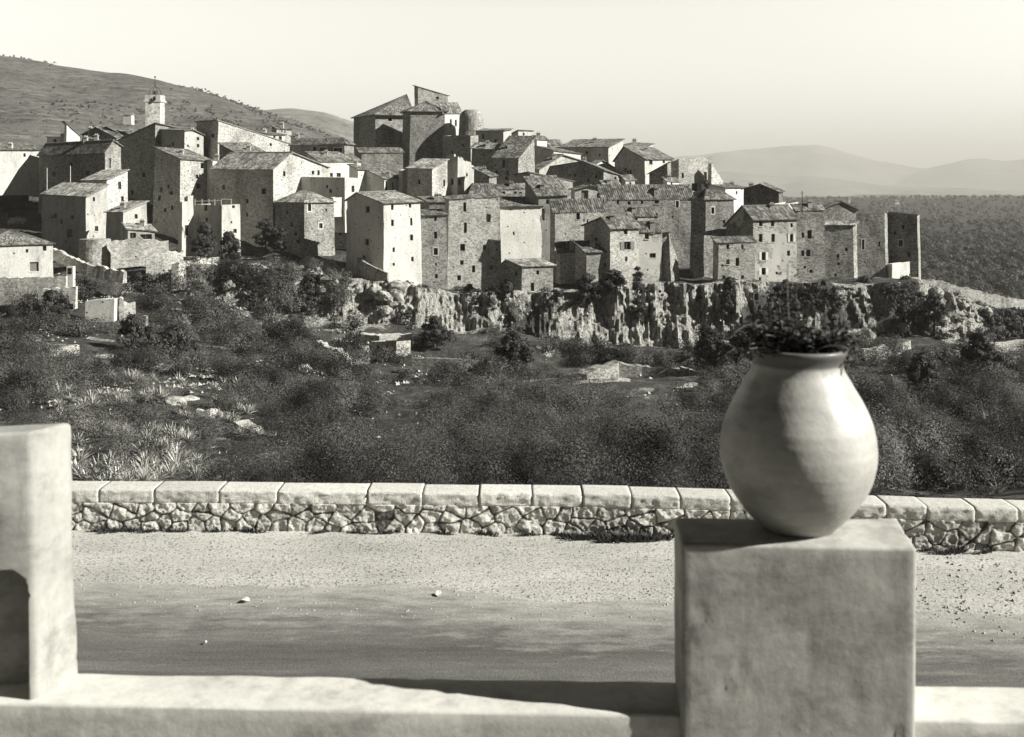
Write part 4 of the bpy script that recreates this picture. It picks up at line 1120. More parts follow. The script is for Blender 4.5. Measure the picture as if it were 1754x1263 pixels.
# cistern hut
H('square stone cistern hut with white right side on the ravine slope', 140, (636, 679, 703), (585, 585, 583), 614, 50, roof='flat', mat='sl', name='cistern_hut', cat='hut', group=None, ext=2)
stone_wall('flat stone rim behind the square cistern hut', [(612, 572, 146), (650, 576, 145), (706, 573, 146)], .6, 1.6, 'sl', jag=.1)
gp = MB(); a = P(114, 457, 147); bq = P(125, 472, 147)
gp.box(a.x, bq.x, a.y, a.y + .8, bq.z - 2, a.z)
o = gp.build('gate_pillar', M['w'], None, a); tag(o, 'square white pillar with two dark holes beside the pale left cottage', 'pillar')
for k, yy in enumerate((462, 467.5)):
    w_ = MB(); a2 = P(119.5, yy, 146.98); w_.box(a2.x - .28, a2.x + .28, a2.y, a2.y + .1, a2.z - .2, a2.z + .2); h_ = w_.build('hole', M['pane'], o, a)

# boulders
def boulder_mesh(seed):
    bm = bmesh.new(); bmesh.ops.create_icosphere(bm, subdivisions=3, radius=1)
    for vv in bm.verts:
        k = 1 + 1.1 * float(fbm(vv.co.x * 1.1 + seed * 7, vv.co.y * 1.1, vv.co.z * 1.1 + seed, 4))
        vv.co *= k
    me = bpy.data.meshes.new('boulder'); bm.to_mesh(me); bm.free(); return me


M['rock'] = m_flat('limestone', 0.34, 0.95, .55, 1.6, .1, .8)
bms = [boulder_mesh(i) for i in range(4)]
for me in bms: me.materials.append(M['rock'])
BL = [(528, 447, 2.2), (545, 440, 1.8), (556, 455, 2.6), (569, 463, 2.0), (540, 470, 1.8), (562, 480, 1.9), (520, 462, 1.2), (575, 486, 1.4), (550, 497, 1.5), (480, 448, 1.2), (487, 436, 1.0),
      (646, 498, 1.6), (660, 510, 1.8), (684, 492, 2.2), (676, 515, 1.8), (695, 530, 1.6), (660, 535, 1.3), (420, 475, 1.3), (440, 490, 1.2), (405, 462, 1.1), (395, 492, 1.4), (425, 503, 1.3), (460, 520, 1.1), (370, 478, 1.0), (350, 487, 1.2),
      (625, 598, 1.2), (1650, 520, 1.4), (1690, 534, 1.5), (1600, 500, 1.2), (1540, 560, 1.2), (1490, 575, 1.2), (485, 640, 1.1), (527, 638, 1.3), (270, 668, .9), (300, 690, 1.0), (415, 690, .8)]
for i, (px, py, r) in enumerate(BL):
    j = int(np.argmin(np.abs(SY - py)[:, int((px + 1100) / 4)] + 400 * (D[:, int((px + 1100) / 4)] > 176)))
    pt = V[j, int((px + 1100) / 4)]
    o = bpy.data.objects.new('boulder', bms[i % 4]); col.objects.link(o)
    o.location = (pt[0], pt[1] - .3, pt[2] + r * .1); sc = r * .62
    o.scale = (sc, sc, sc * random.uniform(.7, 1.0)); o.rotation_euler = (0, 0, random.uniform(0, 6.3))
    where = 'under the speckled-roof house' if 470 < px < 580 and py < 500 else 'at the foot of the bright tower house' if 640 < px < 700 else 'on the bank below the terrace block' if 340 < px < 470 and py < 525 else 'on the open ravine slope' if px < 1200 else 'on the right slope behind the jar'
    tag(o, 'pale limestone boulder ' + where, 'boulder', 'boulders ' + where)

# rubble and fallen stones
RN = 5200
rw_ = cell * (D > 40) * (D < 176) * np.clip(fbm(X / 4, D / 4, 91.0) * 3 - .3, 0.01, 1) * (1 + 3 * ((SX < 760) & (SY < 700) & (SY > 440)))
q, _, qd = scatter(RN, rw_, 17)
s_ = rng.uniform(.08, .36, RN) * rng.uniform(.5, 1, RN) * np.interp(qd, [40, 80, 160], [.5, .8, 1.0])
oc_ = np.array([(1, 0, 0), (0, 1, 0), (-1, 0, 0), (0, -1, 0), (0, 0, .8), (0, 0, -.5)], float); fo_ = np.array([(0, 1, 4), (1, 2, 4), (2, 3, 4), (3, 0, 4), (1, 0, 5), (2, 1, 5), (3, 2, 5), (0, 3, 5)])
v = (oc_[None] * rng.uniform(.5, 1.6, (RN, 6, 1)) * s_[:, None, None] + q[:, None] + np.array([0, 0, .18])).reshape(-1, 3)
M['rub'] = m_flat('rubble_limestone', .42, .95, .4, 3, .1, .5)
tag(link_mesh('rubble', mesh_np('rubble', v, (fo_[None] + np.arange(RN)[:, None, None] * 6).reshape(-1, 3), 3), M['rub']), 'pale fallen stones strewn over the ravine slope', 'rubble', kind='stuff')

# agaves
def agave_mesh(seed):
    rr = random.Random(seed); mb = MB()
    for i in range(26):
        an = i * 2.399 + rr.uniform(-.2, .2); el = R(lerp(12, 80, i / 26) + rr.uniform(-8, 8)); L = rr.uniform(.75, 1.1); w = rr.uniform(.045, .075)
        dx = Vector((math.cos(an), math.sin(an), 0)); sd = Vector((-dx.y, dx.x, 0)); pts = []
        p = dx * .05
        for k in range(5):
            t = k / 4; e = el - t * t * .35
            ww = w * (1 - t) ** .7 * (0.75 + .5 * t)
            pts.append((p - sd * ww + Vector((0, 0, ww * .6)), p, p + sd * ww + Vector((0, 0, ww * .6))))
            p = p + (dx * math.cos(e) + Vector((0, 0, math.sin(e)))) * L / 4
        for s, t in zip(pts[:-1], pts[1:]):
            mb.poly([s[0], s[1], t[1], t[0]]); mb.poly([s[1], s[2], t[2], t[1]])
    me_o = mb.build('agave', M['agave'], None, None, weld=False)
    me = me_o.data; bpy.data.objects.remove(me_o); return me


M['agave'] = m_flat('agave_leaf', 0.34, 0.42, .35, 4, .5, 0)
ams = [agave_mesh(i) for i in range(4)]
agw = cell * (D > 14) * (D < 95) * ((fbm(X / 4, D / 4, 55.0) > -.12) | (SX > 335) & (SX < 1500))
aL = agw * (SX > 95) * (SX < 330) * (SY > 610) * (SY < 850); aR = agw * (SX > 1535) * (SX < 1730) * (SY > 660) * (SY < 860)
aM = cell * (SX > 300) * (SX < 430) * (SY > 640) * (SY < 760) * (D < 95)
for wm, n, sd, lb, gr in ((aL, 225, 5, 'spiky pale agave on the slope at left behind the roadside wall', 'agaves at left'), (aR, 60, 6, 'spiky pale agave on the slope at right behind the jar', 'agaves at right'), (aM, 22, 8, 'spiky agave beside the broken pale wall', 'agaves by the broken wall')):
    q, _, qd = scatter(n, wm, sd)
    for i in range(n):
        o = bpy.data.objects.new('agave', ams[i % 4]); col.objects.link(o)
        s = float(np.interp(qd[i], [14, 30, 90], [.25, .45, .9])) * random.uniform(.7, 1.25)
        o.location = (q[i, 0], q[i, 1], q[i, 2] + s * .55); o.scale = (s, s, s); o.rotation_euler = (R(random.uniform(-12, 12)), R(random.uniform(-12, 12)), random.uniform(0, 6.28))
        tag(o, lb, 'agave', gr)

# single shrubs and trees that stand out
M['bark'] = m_flat('bark', .08, .9)
def lone_tree(px, py, d, w, h, label, name='shrub', cat='shrub', leaf=.2, sparse=1.0, lift=0.25):
    """px,py: foot; w,h: crown size in metres"""
    c = P(px, py, d); rt = empty(name, c, label, cat)
    tr = MB(); tip = Vector((random.uniform(-.2, .2), 0, h * .75))
    tr.tube(c - Vector((0, 0, .6)), c + tip * .55, .12 + w * .02, .08, 7); tr.tube(c + tip * .55, c + tip, .08, .03, 6)
    lift = min(lift, .08)
    for k in range(6):
        an = k * 1.05; b = c + tip * random.uniform(.3, .7)
        tr.tube(b, b + Vector((math.cos(an) * w * .35, math.sin(an) * w * .3, h * .18)), .05, .02, 5)
    tr.build('trunk', M['bark'], rt, c)
    n = max(8, int(w * h * (1.3 if name == 'tree' else 2.2))); lift = lift if name == 'tree' else 0.02; cc = []
    for k in range(n):
        zz = random.uniform(lift, .95); rr = w * .5 * math.sin(math.pi * min(1, (.2 if name == 'tree' else .42) + zz * (.8 if name == 'tree' else .55))) * random.uniform(.1, .9); an = random.uniform(0, 6.28)
        cc.append((math.cos(an) * rr, math.sin(an) * rr, zz * h))
    cc = np.array(cc); rd = np.full(n, min(w, h) * (.22 if name != 'cypress' else .34)) * rng.uniform(.7, 1.3, n)
    v, f, t = leaf_cloud(cc, rd, np.full(n, int(np.clip((min(w, h) * .22 / leaf) ** 2 * 9 * sparse, 14, 160))), np.full(n, leaf), lobes=4, tone0=rng.uniform(0, .6, n))
    me = mesh_np('crown', v, f, 3, [('tone', 'FACE', t)]); link_mesh('crown', me, M['scrub'], rt)


TREES = [(352, 432, 174, 4.2, 4.5, 'dark ivy-like shrub against the dark face of the terrace block'), (392, 452, 168, 4.2, 5.0, 'large dark bush at the right foot of the terrace block'),
         (455, 425, 176, 4.5, 4.5, 'open leafy tree before the big dark long front'), (482, 428, 175, 3.5, 3.5, 'small open tree left of the speckled-roof house'),
         (1092, 552, 160, 2.2, 9.0, 'dark cypress-like column on the cliff below the half-ruined house'), (1050, 505, 162, 5.5, 3.6, 'wide dark vine mass hanging under the gabled stone house'),
         (1005, 520, 161, 4.5, 4.2, 'dark bush hanging on the cliff right of the cliff-edge hut'), (868, 520, 163, 4.5, 3.2, 'dark bush at the left foot of the cliff-edge hut'),
         (806, 512, 166, 3.2, 2.4, 'small bush under the six-storey stone front'), (1415, 520, 166, 3.4, 3.4, 'round dark bush under the bright-cornered grey house'),
         (1482, 522, 167, 4.2, 4.4, 'round dark bush under the house with the white-framed window'), (1551, 522, 168, 4.2, 4.4, 'round dark bush under the white yard wall'),
         (1345, 512, 164, 3.0, 2.8, 'small dark bush at the foot of the big gabled house'), (1248, 540, 160, 3.0, 6.5, 'tall dark bush on the cliff under the buttressed house'),
         (1215, 640, 128, 5.5, 5.5, 'broad dark tree at the cliff foot left of the jar'), (1268, 650, 126, 4.5, 5.5, 'dark tree at the cliff foot partly hidden by the jar'),
         (745, 590, 145, 5.0, 3.6, 'wide dark bush at the cliff foot in the centre'), (300, 640, 115, 6.0, 5.0, 'dark spreading tree on the slope at left'),
         (230, 610, 122, 5.0, 4.5, 'dark bushy tree under the square stone pier'), (90, 560, 135, 6.0, 4.5, 'dark leafy tree below the lower white edging at far left'),
         (880, 640, 122, 4.5, 4.5, 'pale leafy tree at right end of the reed-topped wall'), (1600, 560, 155, 5.0, 4.5, 'dark tree below the long stone rampart'),
         (1680, 640, 120, 5.0, 4.5, 'dark tree on the slope below the bright low wall at right'), (1580, 680, 100, 4.5, 4.0, 'dark bushy tree right of the jar rim'),
         (1290, 332, 203, 2.0, 1.6, 'small round bush beside the low white house far right'), (1210, 326, 204, 2.2, 2.0, 'round dark bush at the foot of the lone stone ruin')]
for tx, ty, td, tw_, th_2, tl in TREES: lone_tree(tx, ty, td, tw_, th_2, tl, 'tree' if ' tree' in tl else 'cypress' if 'cypress' in tl else 'shrub', 'tree' if ' tree' in tl or 'cypress' in tl else 'shrub')
# ------------------------------------------------------------------ road, roadside wall, terrace
def m_gravel():
    t = NT('pale_gravel'); p = t.pos()
    n1 = t.noise(t.pos((.5, 1.1, 1)), 1.0, 5, .65); r1 = t.ramp(n1, [(.3, .34), (.55, .48), (.75, .58)])
    n2 = t.noise(p, 38.0, 4, .75); r2 = t.ramp(n2, [(.3, .55), (.5, 1.0), (.7, 1.2)])
    v = t.n('ShaderNodeTexVoronoi', {'Vector': (p, 0), 'Scale': 60.0}); sp = t.n('ShaderNodeSeparateColor', {'Color': (v, 'Color')})
    r3 = t.ramp(sp, [(0.0, .45), (.12, .6), (.16, 1.0), (1, 1.08)])
    t.col(t.mix(1.0, t.mix(1.0, (r1, 0), (r2, 0), 'MULTIPLY'), (r3, 0), 'MULTIPLY'))
    t.bump((n2, 0), .7, .02)
    return t.m


def m_road():
    t = NT('tarred_road'); p = t.pos()
    n1 = t.noise(t.pos((.16, 1.5, 1), (0, 0, R(-3.5))), 1.0, 6, .68); r1 = t.ramp(n1, [(.3, .085), (.5, .125), (.72, .18)])
    n2 = t.noise(t.pos((3.0, 14, 1), (0, 0, R(-3.5))), 1.0, 6, .72); r2 = t.ramp(n2, [(.3, .82), (.55, 1.0), (.75, 1.25)])
    n3 = t.noise(p, 45, 3, .8); r3 = t.ramp(n3, [(.3, .75), (.62, 1.1), (.8, 1.6)])
    n4 = t.noise(t.pos((.5, 1.9, 1)), 1.0, 3, .5); r4 = t.ramp(n4, [(.30, .55), (.38, 1)])
    c = t.mix(1.0, t.mix(1.0, (r1, 0), (r2, 0), 'MULTIPLY'), (r3, 0), 'MULTIPLY')
    c = t.mix(1.0, c, (r4, 0), 'MULTIPLY')
    at = t.n('ShaderNodeAttribute', attribute_name='inner'); dn = t.noise(t.pos((1.2, 4, 1)), 2.2, 6, .7)
    dv = t.math('ADD', (at, 2), t.math('MULTIPLY', t.math('SUBTRACT', (dn, 0), .5), 1.3))
    dm = t.n('ShaderNodeMapRange', {0: dv, 1: -.10, 2: .55, 3: 1.0, 4: 0.0})
    dg = t.noise(p, 38, 4, .75); dr = t.ramp(dg, [(.3, .26), (.55, .40), (.75, .5)])
    tr = t.noise(t.pos((.22, 3.2, 1), (0, 0, R(-3.5))), 1.0, 5, .7); tm = t.ramp(tr, [(.52, 0), (.76, .3), (1, 1.0)])
    c = t.mix((tm, 0), c, (dr, 0)); t.col(t.mix((dm, 0), c, (dr, 0)))
    t.b.inputs['Roughness'].default_value = .85
    t.bump((n3, 0), .5, .012)
    return t.m


WTOP = [(-200, 823), (130, 823), (390, 824), (640, 826), (1000, 830), (1250, 836), (1500, 848), (1714, 853.5), (2000, 862), (2400, 880), (2900, 900)]
HW = .43


def wall_line(px):
    y = np.interp(px, [p[0] for p in WTOP], [p[1] for p in WTOP])
    d = (HC - HW) * F / (y - HY)
    return (px - CX) / F * d, d


ppx = np.arange(-1200, 2801, 10.0)
y_s = np.interp(ppx, [p[0] for p in WTOP], [p[1] for p in WTOP]); y_s = np.convolve(np.pad(y_s, 8, 'edge'), np.ones(17) / 17, 'valid')
wd = (HC - HW) * F / (y_s - HY); wx = (ppx - CX) / F * wd        # back edge of the coping
# verge sheet
rows = []
for k in range(12):
    t = k / 11
    rows.append(np.stack([wx, wd * (1 - t) + 3.4 * t + .6 * (1 - t), np.zeros_like(wx)], -1))
G = np.array(rows)
G[..., 0] = np.broadcast_to(wx, G.shape[:2]) * 1.0
G[..., 2] += fbm(G[..., 0] * 1.5, G[..., 1] * 1.5, 2.0) * .0
tag(link_mesh('verge', mesh_np('verge', G.reshape(-1, 3), grid_faces(*G.shape[:2]), 4, smooth=True), m_gravel()), kind='structure')
# tarred road with a ragged edge
e_px = np.arange(-1300, 2900, 3.0)
ey = np.interp(e_px, [-400, 130, 300, 500, 640, 760, 800, 900, 1010, 1060, 1150, 1570, 1714, 2500], [998, 1000, 1004, 1006, 1004, 1006, 1014, 1030, 1032, 1028, 1034, 1048, 1052, 1075])
ey = ey + fbm(e_px / 60, 0.3, 1.0) * 9 + fbm(e_px / 9, 0.3, 4.0) * 4
ed = HC * F / (ey - HY); ex = (e_px - CX) / F * 9.3
G = []; ea = []
for k in range(40):
    t = (k / 39) ** 1.5; G.append(np.stack([ex, ed * (1 - t) + 3.5 * t, np.full_like(ex, .004)], -1)); ea.append(np.clip((ed - 3.5) * t / 1.9, 0, 1))
G = np.array(G)
tag(link_mesh('road', mesh_np('road', G.reshape(-1, 3), grid_faces(*G.shape[:2]), 4, [('inner', 'POINT', np.array(ea).ravel())]), m_road()), kind='structure')

# loose gravel
NP = 2600
gx = rng.uniform(-7, 7.5, NP); wyl = np.interp(gx, wx, wd)
g = rng.uniform(0, 1, NP); gy = wyl - .45 - g ** .8 * 2.1
gy = np.where(rng.uniform(0, 1, NP) < .14, np.interp(gx, ex, ed) + np.abs(rng.normal(size=NP)) * .2 - .03, gy)
s = rng.uniform(.004, .014, NP) * np.where(gx > 3.6, 1.35, 1)
oc = np.array([(1, 0, 0), (0, 1, 0), (-1, 0, 0), (0, -1, 0), (0, 0, .7), (0, 0, -.5)], float)
fo = np.array([(0, 1, 4), (1, 2, 4), (2, 3, 4), (3, 0, 4), (1, 0, 5), (2, 1, 5), (3, 2, 5), (0, 3, 5)])
v = (oc[None] * rng.uniform(.6, 1.4, (NP, 6, 1)) * s[:, None, None] + np.stack([gx, gy, s * .3], -1)[:, None]).reshape(-1, 3)
f = (fo[None] + np.arange(NP)[:, None, None] * 6).reshape(-1, 3)
M['peb'] = m_flat('pebbles', .32, .9, .5, 40, .1, 0)
tag(link_mesh('loose_gravel', mesh_np('loose_gravel', v, f, 3, [('tone', 'FACE', np.repeat(rng.uniform(0, 1, NP), 8))]), M['peb']), 'loose stones scattered along the gravel verge of the road', 'gravel', kind='stuff')

# roadside wall: masonry of fitted irregular stones below long coping stones
SX0 = np.arange(-2, 0, 1)
seg = np.sqrt(np.diff(wx) ** 2 + np.diff(wd) ** 2); arc = np.concatenate([[0], np.cumsum(seg)])
fx0 = wx; fd0 = wd - .324                                    # front face line of the masonry
CT = .14                                                  # coping thickness
a0, a1 = np.interp([-1100, 2700], ppx, arc)
na = int((a1 - a0) / .012); nz = 36
A = np.linspace(a0, a1, na); Zs = np.linspace(-.05, HW - CT, nz)
AA, ZA = np.meshgrid(A, Zs)
seeds = []
r2 = np.random.default_rng(4)
for row, (zc_, sp) in enumerate(((.045, .16), (.15, .24), (.25, .23))):
    p = a0
    while p < a1:
        p += sp * r2.uniform(.65, 1.5); seeds.append((p, zc_ + r2.normal() * .035))
seeds = np.array(seeds); seeds = seeds[np.argsort(seeds[:, 0])]
f1_ = np.full(AA.shape, 9.0); f2_ = np.full(AA.shape, 9.0); idn = np.zeros(AA.shape)
wob = fbm(AA * 9, ZA * 9, 1.0) * .035
for i, (sa, sz) in enumerate(seeds):
    c0 = np.searchsorted(A, sa - .6); c1 = np.searchsorted(A, sa + .6)
    dx = np.sqrt((AA[:, c0:c1] - sa + wob[:, c0:c1]) ** 2 + ((ZA[:, c0:c1] - sz + wob[:, c0:c1]) * 1.25) ** 2)
    near = dx < f1_[:, c0:c1]
    f2_[:, c0:c1] = np.where(near, f1_[:, c0:c1], np.minimum(f2_[:, c0:c1], dx))
    idn[:, c0:c1] = np.where(near, i, idn[:, c0:c1]); f1_[:, c0:c1] = np.where(near, dx, f1_[:, c0:c1])
edge = f2_ - f1_
bul = np.clip(edge / .020, 0, 1) ** .5
hsh = _hash(idn.astype(np.int64), idn.astype(np.int64) * 0 + 3, idn.astype(np.int64) * 0)
relief = bul * (.016 + .016 * hsh) + bul * (fbm(AA * 14, ZA * 14, 6.0) * .022 + fbm(AA * 45, ZA * 45, 2.0) * .010)
bx = np.interp(AA, arc, fx0); bd = np.interp(AA, arc, fd0)
G = np.stack([bx, bd - relief, ZA], -1)
Gb = G[-1:].copy(); Gb[..., 1] += .28; G = np.concatenate([G, Gb])
jt = np.concatenate([np.clip(1.25 - edge / .019, 0, 1), np.zeros_like(edge[:1])]); hs_ = np.concatenate([hsh, hsh[-1:]])


def m_masonry():
    t = NT('fitted_limestone'); p = t.pos()
    a = t.n('ShaderNodeAttribute', attribute_name='joint'); b = t.n('ShaderNodeAttribute', attribute_name='stone')
    r = t.ramp(b, [(0, .52), (.4, .68), (1, .82)], 2)
    n = t.noise(p, 11, 6, .75); rn = t.ramp(n, [(.3, .5), (.48, .95), (.7, 1.08)])
    n2 = t.noise(p, 1.1, 4, .6); rn2 = t.ramp(n2, [(.3, .78), (.6, 1.05)])
    c = t.mix(1.0, t.mix(1.0, (r, 0), (rn, 0), 'MULTIPLY'), (rn2, 0), 'MULTIPLY')
    t.col(t.mix((a, 2), c, C(.09)))
    n6 = t.noise(p, 60, 4, .75); t.bump(t.math('ADD', (n, 0), t.math('MULTIPLY', (n6, 0), .4)), .9, .03)
    return t.m


M['mas'] = m_masonry()
rw = empty('roadside_wall', (0, 11, 0), 'low pale stone wall along the far side of the road with long coping stones', 'wall')
o = link_mesh('masonry', mesh_np('masonry', (G - np.array([0, 11, 0])).reshape(-1, 3), grid_faces(*G.shape[:2]), 4, [('joint', 'POINT', jt.ravel()), ('stone', 'POINT', hs_.ravel())], True), M['mas'], rw)
# back of the wall
mbk = MB()
for i in range(0, len(wx) - 1, 4):
    j = min(i + 4, len(wx) - 1)
    mbk.poly([(wx[i], wd[i] - .02, -.6), (wx[j], wd[j] - .02, -.6), (wx[j], wd[j] - .02, HW - CT), (wx[i], wd[i] - .02, HW - CT)])
mbk.build('back_face', M['s'], rw, (0, 11, 0))


def m_cop():
    t = NT('dressed_coping_stone'); p = t.pos()
    n = t.noise(p, 16, 6, .75); rn = t.ramp(n, [(.3, .48), (.45, .76), (.7, .86)])
    n2 = t.noise(p, .9, 4, .6); rn2 = t.ramp(n2, [(.3, .86), (.6, 1.04)])
    n6 = t.noise(p, 70, 4, .75); r6 = t.ramp(n6, [(.34, .35), (.45, 1.0)])
    t.col(t.mix(1.0, vary(t, .8, 1.0), t.mix(1.0, t.mix(1.0, (rn, 0), (rn2, 0), 'MULTIPLY'), (r6, 0), 'MULTIPLY'), 'MULTIPLY')); t.bump(t.math('ADD', (n, 0), t.math('MULTIPLY', (n6, 0), .8)), .9, .022)
    return t.m


M['cop'] = m_cop()
joints = [-1100, -1010, -900, -810, -700, -600, -500, -410, -330, -240, -160, -60, 30, 112, 190, 282, 390, 487, 636, 728, 822, 910, 994, 1075, 1156, 1240, 1330, 1420, 1498, 1565, 1645, 1716, 1790, 1870, 1960, 2060, 2170, 2290, 2390, 2480, 2590, 2700]
cw_ = [(-.014, 0), (-.018, .012), (-.020, .05), (-.020, .10), (-.018, .142), (-.010, .158), (.006, .166), (.05, .169), (.16, .170), (.25, .169), (.312, .166), (.32, .155), (.32, .08), (.32, 0)]   # section: (depth from the front, height)
sec = []
for (p, q_) in zip(cw_[:-1], cw_[1:]):
    for k in range(3): sec.append((p[0] + (q_[0] - p[0]) * k / 3, p[1] + (q_[1] - p[1]) * k / 3))
sec.append(cw_[-1]); sec = np.array(sec); sec[:, 1] *= .14 / .17
for ji, (j0, j1) in enumerate(zip(joints[:-1], joints[1:])):
    s0 = np.interp(j0, ppx, arc) + .004; s1 = np.interp(j1, ppx, arc) - .004
    n = max(8, int((s1 - s0) / .025)); S = np.linspace(s0, s1, n)
    tt_ = np.clip(np.minimum(S - s0, s1 - S) / .03, 0, 1)
    rnd = (1 - tt_) ** 3 * .006
    x_ = np.interp(S, arc, wx); d_ = np.interp(S, arc, wd) - .33
    Q = np.zeros((len(sec), n, 3))
    tilt = r2.normal() * .004
    for i, (de, h) in enumerate(sec):
        cx_, cz_ = .15, .085
        de2 = de + (cx_ - de) * rnd * 2; h2 = h + (cz_ - h) * rnd * 3
        face = 1.0 if de < .0 else .35
        nn = fbm(S * 16, h * 16 + de * 16, ji * 3.1, 3) * .015 * face + fbm(S * 50, h * 50 + de * 30, ji * 1.7, 2) * .008 * face
        Q[i, :, 0] = x_; Q[i, :, 1] = d_ + de2 - nn; Q[i, :, 2] = HW - CT + h2 + tilt * (h > 0) + nn * .3 * (h > .1)
    v = Q.reshape(-1, 3); f = grid_faces(len(sec), n)
    me = mesh_np('coping_stone', v - np.array([0, 11, 0]), f, 4, smooth=True)
    bm = bmesh.new(); bm.from_mesh(me); bm.verts.ensure_lookup_table()
    for k in (0, n - 1): bm.faces.new([bm.verts[i * n + k] for i in range(len(sec))])
    bmesh.ops.recalc_face_normals(bm, faces=bm.faces); bm.to_mesh(me); bm.free()
    link_mesh('coping_stone', me, M['cop'], rw)

# weeds at the wall foot
M['weed'] = m_leaf('weed_leaves', .03, .12)
wm = []
for k in range(4):
    n = 160; an = rng.uniform(0, 6.28, n); r0 = rng.uniform(0, .10, n); L = rng.uniform(.015, .06, n); ln = rng.uniform(.2, 1.0, n)
    b0 = np.stack([np.cos(an) * r0 * 1.6, np.sin(an) * r0 * .5, np.zeros(n)], -1)
    tp = b0 + np.stack([np.cos(an) * L * ln, np.sin(an) * L * ln * .6, L], -1)
    sd = np.stack([-np.sin(an), np.cos(an), np.zeros(n)], -1) * .007
    v = np.stack([b0 - sd, b0 + sd, tp], 1).reshape(-1, 3)
    me = mesh_np('weed_tuft', v, np.arange(n * 3).reshape(-1, 3), 3, [('tone', 'FACE', rng.uniform(0, 1, n))]); me.materials.append(M['weed']); wm.append(me)
wl_ = [(1008, 1.5), (1022, 1.3), (1075, 1.7), (1092, 1.6), (1108, 1.6), (1120, 1.2), (960, .9), (985, 1.0), (905, .8), (832, .9), (760, .7), (664, .8), (612, .7), (550, .7), (430, 1.0), (370, .7), (300, .8), (262, .8), (222, .9), (205, 1.0), (170, .7), (1628, 1.2), (1643, 1.0), (1690, .8), (1590, .8)]
for i, (px, s) in enumerate(wl_):
    x_ = float(np.interp(px, ppx, wx)); d_ = float(np.interp(px, ppx, wd)) - .38 - (.06 if s > 1.1 else 0)
    o = bpy.data.objects.new('weed_tuft', wm[i % 4]); col.objects.link(o); o.location = ((px - CX) / F * d_, d_, 0); o.scale = (s * 1.3, s, s); o.rotation_euler = (0, 0, random.uniform(-.5, .5))
    wh = 'dark thick weed tuft at the wall foot just left of the pedestal' if s > 1.15 and px < 1200 else 'weed tuft at the wall foot right of the pedestal' if px > 1200 else 'thin weed tuft along the foot of the roadside wall'
    tag(o, wh, 'weed', 'weeds at the wall foot')
# scraps of paper on the road
for px, py, s, lb in ((421, 1033, .035, 'white paper scrap on the road, left one'), (752, 1022, .03, 'white paper scrap on the road near its pale edge'), (352, 1105, .014, 'tiny white paper scrap on the near road')):
    d_ = HC * F / (py - HY); x_ = (px - CX) / F * d_; mb = MB()
    pts = [(x_ + s * 1.1 * math.cos(t) * random.uniform(.6, 1.1), d_ + s * 1.6 * math.sin(t) * random.uniform(.6, 1.1), .012 + random.uniform(0, .03)) for t in [k * 6.283 / 7 for k in range(7)]]
    for k in range(7): mb.poly([pts[k], pts[(k + 1) % 7], (x_, d_, .03)])
    for k in range(7): mb.poly([pts[(k + 1) % 7], pts[k], (x_, d_, .008)])
    o = mb.build('paper_scrap', M['shutw'], None, (x_, d_, .01)); tag(o, lb, 'paper')

# ---- terrace: parapet, pedestal, pillar, floor
def rough(o, w, amp, cell, seed):
    bm = bmesh.new(); bm.from_mesh(o.data)
    bmesh.ops.bevel(bm, geom=list(bm.edges), offset=w, segments=3, affect='EDGES', profile=.5)
    for _ in range(7):
        ed_ = [e for e in bm.edges if e.calc_length() > cell]
        if not ed_: break
        bmesh.ops.subdivide_edges(bm, edges=ed_, cuts=1, use_grid_fill=True)
    bm.normal_update()
    cs = np.array([tuple(v.co) for v in bm.verts])
    n_ = fbm(cs[:, 0] * 9 + seed, cs[:, 1] * 9, cs[:, 2] * 9, 4) * amp + fbm(cs[:, 0] * 2.5, cs[:, 1] * 2.5 + seed, cs[:, 2] * 2.5, 2) * amp * 1.5
    chip = np.clip(fbm(cs[:, 0] * 22, cs[:, 1] * 22, cs[:, 2] * 22 + seed, 3) - .28, 0, 1) * amp * 6
    for v, k, c_ in zip(bm.verts, n_, chip): v.co += v.normal * float(k - c_)
    bm.to_mesh(o.data); bm.free()
    o.data.polygons.foreach_set('use_smooth', [True] * len(o.data.polygons))


def soft(o, w=.012, seg=3):
    b = o.modifiers.new('round', 'BEVEL'); b.width = w; b.segments = seg; b.limit_method = 'ANGLE'
    o.data.polygons.foreach_set('use_smooth', [True] * len(o.data.polygons))
    wn = o.modifiers.new('wn', 'WEIGHTED_NORMAL'); wn.keep_sharp = False


